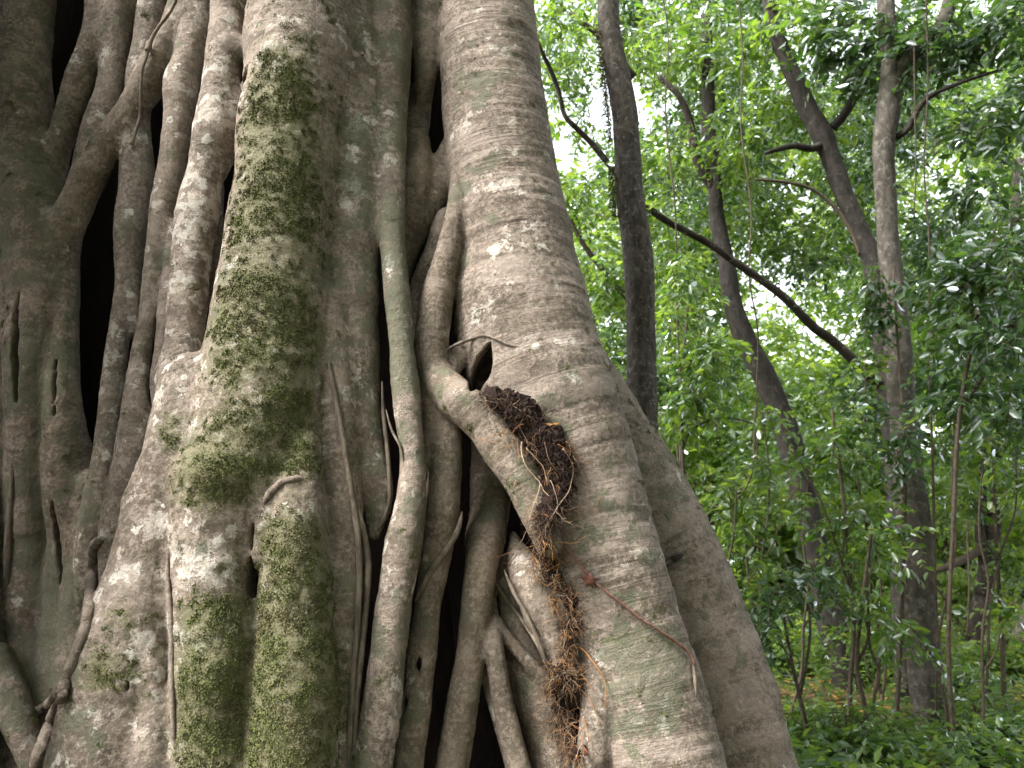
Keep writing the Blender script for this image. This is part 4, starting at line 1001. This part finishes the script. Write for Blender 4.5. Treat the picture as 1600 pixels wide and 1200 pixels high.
sapling('sapling spreading glossy leaves before the dark leaning trunk', (1330,1190), [[(1300,640,3),(1316,760,4),(1328,900,4.5),(1334,1000,5),(1329,1066,5.5),(1326,1190,6)],[(1330,930,3),(1290,800,2.5),(1250,720,2)],[(1334,980,3),(1360,900,2.5),(1366,840,2)]],
    [(1300,690,7.8,40,44,.4,12),(1190,720,7.8,30,36,.4,6),(1335,780,7.8,46,50,.4,12),(1366,860,7.8,26,50,.3,7),(1330,660,7.8,34,30,.3,6)], 7.8, M_LEAFM, .10)
sapling('sapling with grey green shiny sprays low beside the fig', (1265,1190), [[(1224,960,3),(1236,1030,4),(1250,1092,4.5),(1258,1130,5),(1268,1190,5.5)],[(1250,1092,3.5),(1258,1050,3),(1266,990,3),(1262,930,2)],[(1236,1040,2.5),(1215,990,2),(1190,950,1.5)]],
    [(1220,920,6.9,60,26,.4,11),(1180,970,6.9,40,30,.4,9),(1280,880,7.1,50,40,.4,10)], 7.0, M_LEAFD, .085)
sapling('twin stemmed thin sapling with few leaves near bottom centre', (1360,1190), [[(1362,830,3),(1352,900,4),(1345,960,4.5),(1339,1040,5),(1352,1110,5),(1360,1190,5.5)],[(1339,1040,3),(1358,990,3),(1356,920,2.5),(1370,860,2)],[(1360,1140,3.5),(1366,1090,3.5),(1374,1052,3.5),(1360,1012,3),(1354,960,2.5)]],
    [(1370,840,7.3,40,40,.4,8),(1350,920,7.3,30,30,.3,5),(1390,960,7.5,40,40,.4,8)], 7.3, M_LEAFM, .09)
sapling('bright leafy sapling below the forked tree at far right', (1570,1190), [[(1550,720,3),(1556,840,4),(1566,1000,5),(1570,1190,6)]],
    [(1570,720,8.6,60,44,.6,14),(1490,780,8.6,40,40,.4,8),(1600,860,8.4,36,44,.4,8)], 8.5, M_LEAFM, .105)
sapling('thin bare stemmed sapling just right of the fig edge', (1205,1180), [[(1166,800,2.5),(1166,860,3),(1172,930,3),(1184,980,3.5),(1194,1040,4),(1204,1100,4.5),(1210,1180,5)],[(1190,1010,2.5),(1210,960,2),(1226,930,1.5)]],
    [(1150,860,7.5,40,40,.4,8),(1175,790,7.5,40,40,.4,8),(1140,780,7.6,30,40,.4,6)], 7.5, M_LEAFM, .09)

# lianas
LG = 'thin lianas hanging between the trees'
for lab, nd, Y in [
    ('thin liana hanging straight down right of pale trunk', [(1446,-40,1.8),(1450,120,2.2),(1444,260,2.2),(1452,380,2.4),(1450,540,2.6),(1457,700,3.2),(1460,860,3.4),(1464,1000,3.2),(1462,1120,3)], 8.0),
    ('thin liana hanging straight beside the slim dark trunk', [(1030,-40,1.6),(1044,60,1.8),(1040,180,2.0),(1055,330,2.2),(1057,480,2.5),(1064,620,2.6),(1062,760,2.6)], 8.3),
    ('liana looping in a slack curve left of leaning trunk', [(1056,640,2.5),(1060,720,2.8),(1074,770,3),(1100,790,3),(1130,790,3),(1158,772,3),(1176,730,2.8),(1180,640,2.5)], 9.0),
    ('liana hanging down before the crown of the leaning tree', [(1150,-40,1.6),(1160,80,1.8),(1158,200,2.0),(1174,330,2.2),(1170,430,2.2),(1184,520,2.2),(1182,640,2.6),(1184,760,2.4)], 9.0),
    ('liana dropping from the fork of the pale tree', [(1428,60,2),(1429,150,2),(1431,260,2),(1428,340,1.6)], 8.0),
    ('liana hanging before the forked trunk at far right', [(1512,760,2.4),(1512,840,2.6),(1514,920,2.4),(1510,1000,2.2)], 11.0),
    ('liana arching over toward the dark crooked trunk', [(1180,280,3),(1230,285,4),(1270,296,4.5),(1305,325,5),(1330,362,5),(1344,400,5)], 9.0)]:
    C = at(nd[-1][0], nd[-1][1], Y)[0]; o = thing('liana', lab, 'vine', tuple(C), LG)
    limb(o, [(a_, b_, c_ * .62) for a_, b_, c_ in nd], Y, M_TWIG, 'stem', 7, .15, int(nd[0][0]))

# undergrowth shrubs
UG = 'leafy shrubs on the forest floor'
def shrub(label, x, y, Y, rx, ry, n, mat, ll, near=False, parts=0):
    global nleaf
    r = thing('shrub', label, 'shrub', ground_pt(x, y, Y), UG)
    p, k = at(x, y, Y)
    for i in range(4):
        a = rng.uniform(-1, 1)
        f = project(np.array([base_of(r)]))
        limb(r, [(x + a * rx * .7, y - ry * .5, 1.6), (x + a * rx * .3, y + ry * .2, 2.4), (float(f[0][0]) + rng.uniform(-10, 10), float(f[1][0]) + 4, 3.2)], Y + rng.uniform(-.2, .2), M_TWIG, 'stem', 6, .1, i)
    nleaf += foliage(r, [(x, y, Y, rx, ry, rx * float(k) * .8, n * 1.7)], ll, .45, 9, .35, .26, mat, near, parts)
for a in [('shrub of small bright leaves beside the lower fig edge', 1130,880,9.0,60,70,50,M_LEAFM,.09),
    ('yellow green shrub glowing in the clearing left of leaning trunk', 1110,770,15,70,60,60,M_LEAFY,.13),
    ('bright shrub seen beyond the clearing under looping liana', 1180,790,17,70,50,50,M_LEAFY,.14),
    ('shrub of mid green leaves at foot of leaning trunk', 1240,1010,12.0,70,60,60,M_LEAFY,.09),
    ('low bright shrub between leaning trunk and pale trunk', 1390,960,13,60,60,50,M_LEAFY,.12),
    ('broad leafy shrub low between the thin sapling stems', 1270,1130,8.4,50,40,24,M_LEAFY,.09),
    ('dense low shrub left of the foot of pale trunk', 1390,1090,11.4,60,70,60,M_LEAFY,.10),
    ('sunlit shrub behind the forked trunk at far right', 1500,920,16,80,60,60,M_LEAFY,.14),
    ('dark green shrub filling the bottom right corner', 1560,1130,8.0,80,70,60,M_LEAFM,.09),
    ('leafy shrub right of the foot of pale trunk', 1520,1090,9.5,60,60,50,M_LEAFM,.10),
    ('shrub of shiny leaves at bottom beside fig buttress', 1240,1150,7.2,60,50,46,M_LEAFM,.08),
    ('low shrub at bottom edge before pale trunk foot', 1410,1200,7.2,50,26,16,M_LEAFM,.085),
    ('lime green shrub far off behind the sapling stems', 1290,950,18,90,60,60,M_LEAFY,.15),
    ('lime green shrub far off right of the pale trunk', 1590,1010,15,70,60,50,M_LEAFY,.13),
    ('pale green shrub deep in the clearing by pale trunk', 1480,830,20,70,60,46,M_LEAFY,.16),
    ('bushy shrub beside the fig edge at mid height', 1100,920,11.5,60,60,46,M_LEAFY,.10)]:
    shrub(*a)

def shrubs_low(labels, grp, spots, mat, ll):
    global nleaf
    for label, (x, y, Y, rx, ry, n) in zip(labels, spots):
        r = thing('shrub', label, 'shrub', ground_pt(x, y, Y), grp)
        f = project(np.array([base_of(r)]))
        for i in range(3):
            limb(r, [(x + rng.uniform(-1, 1) * rx * .6, y - ry * .6, 1.4), (x + rng.uniform(-.3, .3) * rx, y + ry * .2, 2.2), (float(f[0][0]) + rng.uniform(-8, 8), float(f[1][0]) + 4, 3)], Y, M_TWIG, 'stem', 6, .1, i)
        nleaf += foliage(r, [(x, y, Y, rx, ry, rx * Y / F * .7, n)], ll, .48, 11, .35, .24, mat, False)
shrubs_low(['low shrub at bottom edge touching the fig', 'low shrub second from the fig at bottom edge', 'low shrub at foot of the leaning trunk', 'low shrub left of the pale trunk foot', 'low shrub in front of the pale trunk foot', 'low shrub right of the pale trunk foot', 'low shrub under the low forked tree', 'low shrub in the bottom right corner'], 'low shrubs along the bottom right edge',
    [(x, rng.uniform(1130, 1200), rng.uniform(6.7, 8.2), rng.uniform(50, 75), rng.uniform(40, 64), 60) for x in (1230, 1285, 1335, 1385, 1425, 1480, 1530, 1590)], M_LEAFM, .075)
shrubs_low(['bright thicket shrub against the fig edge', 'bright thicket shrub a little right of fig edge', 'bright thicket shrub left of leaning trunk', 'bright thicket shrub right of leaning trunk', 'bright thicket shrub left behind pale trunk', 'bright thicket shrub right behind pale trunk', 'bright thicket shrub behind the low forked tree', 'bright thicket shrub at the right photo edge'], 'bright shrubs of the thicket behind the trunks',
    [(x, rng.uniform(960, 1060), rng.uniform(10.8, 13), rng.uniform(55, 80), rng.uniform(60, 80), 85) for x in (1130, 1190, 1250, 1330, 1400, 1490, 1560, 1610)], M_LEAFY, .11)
for i, (lab, x) in enumerate([('thin stem rising just right of the fig edge', 1150), ('thin forked stem between fig edge and leaning trunk', 1190), ('thin wavering stem in front of the leaning trunk', 1280),
        ('thin stem close to the right of the leaning trunk', 1352), ('thin crooked stem just left of the pale trunk', 1385), ('thin stem just right of the pale trunk', 1490), ('thin stem in front of the low forked tree', 1540), ('thin stem close to the right photo edge', 1582)]):
    y0 = (760, 640, 700, 560, 820, 600, 700, 640)[i]; Y = rng.uniform(7, 10); nd = []
    for q_ in range(8):
        nd.append((x, y0 + (1190 - y0) * q_ / 7, 1.2 + q_ * .22)); x += rng.normal(0, 9) + (4 if i % 2 else -3)
    o = thing('thicket_stem', lab, 'stem', tuple(at(nd[-1][0], nd[-1][1], Y)[0]), 'thin stems of the tangled thicket')
    limb(o, nd, Y, M_TWIG, 'stem', 6, .15, i, 'down')
    k_ = int(rng.integers(3, 6)); sx = rng.choice([-1, 1])
    limb(o, [nd[k_], (nd[k_][0] + sx * 20, nd[k_][1] - 30, 1.6), (nd[k_][0] + sx * 34, nd[k_][1] - 80, 1.2), (nd[k_][0] + sx * 60, nd[k_][1] - 120, .8)], Y, M_TWIG, 'branch', 5, .1, i)
    nleaf += foliage(o, [(nd[0][0], y0, Y, 34, 40, .3, 5), (nd[k_][0] + sx * 56, nd[k_][1] - 110, Y, 26, 26, .25, 4)], .09, .5, 11, .5, .3, M_LEAFM, True, 60)

# ground cover and the far wood
m = 27000
gpx = np.column_stack([rng.uniform(0, 16, m), 5 + 25 * rng.random(m) ** 1.4, np.zeros(m)]); gpx[:, 0] = gpx[:, 1] * rng.uniform(.02, .75, m)
gpx[:, 2] = ground_z(gpx) + rng.uniform(.03, .85, m) * (.5 + .5 * vnoise(gpx, .8, 3))
a_ = norm(rng.normal(0, 1, (m, 3)) * np.array([1, 1, .4])); n_ = norm(np.array([0, 0, 1]) + rng.normal(0, .4, (m, 3))); n_ = norm(n_ - a_ * (n_ * a_).sum(1, keepdims=True))
gcv = thing('ground_cover', 'low carpet of small green plants on forest floor', 'plants', me=leaf_mesh('ground_cover', gpx, a_, n_, rng.uniform(.06, .15, m), .45, (0, 0, 0), M_LEAFM, False)); gcv['kind'] = 'stuff'

m = 9000
lp = np.column_stack([np.zeros(m), 4.5 + 14 * rng.random(m) ** 1.3, np.zeros(m)]); lp[:, 0] = lp[:, 1] * rng.uniform(.05, .75, m)
lp[:, 2] = ground_z(lp) + rng.uniform(.005, .03, m)
a_ = norm(rng.normal(0, 1, (m, 3)) * np.array([1, 1, .15])); n_ = norm(np.array([0, 0, 1]) + rng.normal(0, .25, (m, 3))); n_ = norm(n_ - a_ * (n_ * a_).sum(1, keepdims=True))
ll_ = thing('leaf_litter', 'brown dead leaves scattered over the forest floor', 'dead leaves', me=leaf_mesh('leaf_litter', lp, a_, n_, rng.uniform(.05, .12, m), .45, (0, 0, 0), M_TANLEAF, False)); ll_['kind'] = 'stuff'

def far_wood(label, blobs, ll, mat, per=9, sp=.8):
    C = [blob(*b) for b in blobs]
    B, a, nn, L, tp = leaf_frames(C, 0, ll, per, .45, sp, 1.5)
    o = thing('distant_wood', label, 'trees', me=leaf_mesh('distant_wood', B, a, nn, L, .45, (0, 0, 0), mat, False)); o['kind'] = 'stuff'
    return len(B)
fb_ = []
for i in range(64):
    x = rng.uniform(820, 1680); y = rng.uniform(-80, 760); Y = rng.uniform(15, 24)
    if min(((x - 900) / 90) ** 2 + ((y - 190) / 130) ** 2, ((x - 1470) / 90) ** 2 + ((y - 270) / 110) ** 2, ((x - 1120) / 70) ** 2 + ((y - 680) / 50) ** 2, ((x - 1280) / 75) ** 2 + ((y - 580) / 150) ** 2, ((x - 1510) / 90) ** 2 + ((y - 860) / 110) ** 2, ((x - 1105) / 100) ** 2 + ((y - 710) / 130) ** 2, ((x - 1330) / 70) ** 2 + ((y - 680) / 120) ** 2) < 1: continue
    fb_.append((x, y, Y, 95, 85, 2.0, 80))
nleaf += far_wood('mass of green foliage of the middle wood', fb_, .20, M_LEAFM)
fb_ = []
for i in range(60):
    x = rng.uniform(830, 1680); y = rng.uniform(-60, 700); Y = rng.uniform(11.5, 15)
    if min(((x - 895) / 70) ** 2 + ((y - 190) / 110) ** 2, ((x - 1470) / 80) ** 2 + ((y - 280) / 90) ** 2, ((x - 1100) / 90) ** 2 + ((y - 690) / 70) ** 2, ((x - 1280) / 75) ** 2 + ((y - 570) / 140) ** 2, ((x - 1500) / 90) ** 2 + ((y - 700) / 110) ** 2) < 1: continue
    fb_.append((x, y, Y, 70, 60, 1.2, 38))
nleaf += far_wood('dark green leaf sprays in front of the middle wood', fb_, .14, M_LEAFD, 11, .5)
fb_ = []
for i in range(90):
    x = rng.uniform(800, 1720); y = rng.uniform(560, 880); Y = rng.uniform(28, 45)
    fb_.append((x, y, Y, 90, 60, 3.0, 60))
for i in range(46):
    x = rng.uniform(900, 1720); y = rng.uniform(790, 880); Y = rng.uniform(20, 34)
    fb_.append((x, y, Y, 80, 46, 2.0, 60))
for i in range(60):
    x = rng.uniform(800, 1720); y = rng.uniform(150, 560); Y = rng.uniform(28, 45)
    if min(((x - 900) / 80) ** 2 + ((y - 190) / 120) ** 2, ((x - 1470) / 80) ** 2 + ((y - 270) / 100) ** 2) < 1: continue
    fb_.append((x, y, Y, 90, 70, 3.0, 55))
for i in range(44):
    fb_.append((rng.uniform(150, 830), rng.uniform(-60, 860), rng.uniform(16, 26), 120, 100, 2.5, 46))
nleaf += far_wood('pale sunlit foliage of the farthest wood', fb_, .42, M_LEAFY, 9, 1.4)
# unseen wood round and above the place, added to block and shape skylight
C = []
for i in range(230):
    a = rng.uniform(math.radians(178), math.radians(372)); rr = rng.uniform(8, 15); z = rng.uniform(0, 11)
    if 180 < math.degrees(a) < 238 and z > 2.5: continue          # gap left to let light in from the sun's side
    C.append((np.array([rr * math.cos(a), rr * math.sin(a), z]), np.array([1.5, 1.5, 1.3]), 14))
for i in range(130):
    x, y = rng.uniform(-2.5, 11), rng.uniform(-8, 2.5)
    C.append((np.array([x, y, rng.uniform(9, 13)]), np.array([1.6, 1.6, .7]), 14))
B, a, nn, L, tp = leaf_frames(C, 0, .34, 9, .45, .8)
o = thing('distant_wood', 'unseen wood added behind the viewer to block skylight', 'trees', me=leaf_mesh('distant_wood', B, a, nn, L, .45, (0, 0, 0), M_LEAFM, False)); o['kind'] = 'stuff'
print('leaves', nleaf, 'time', time.time() - T0)
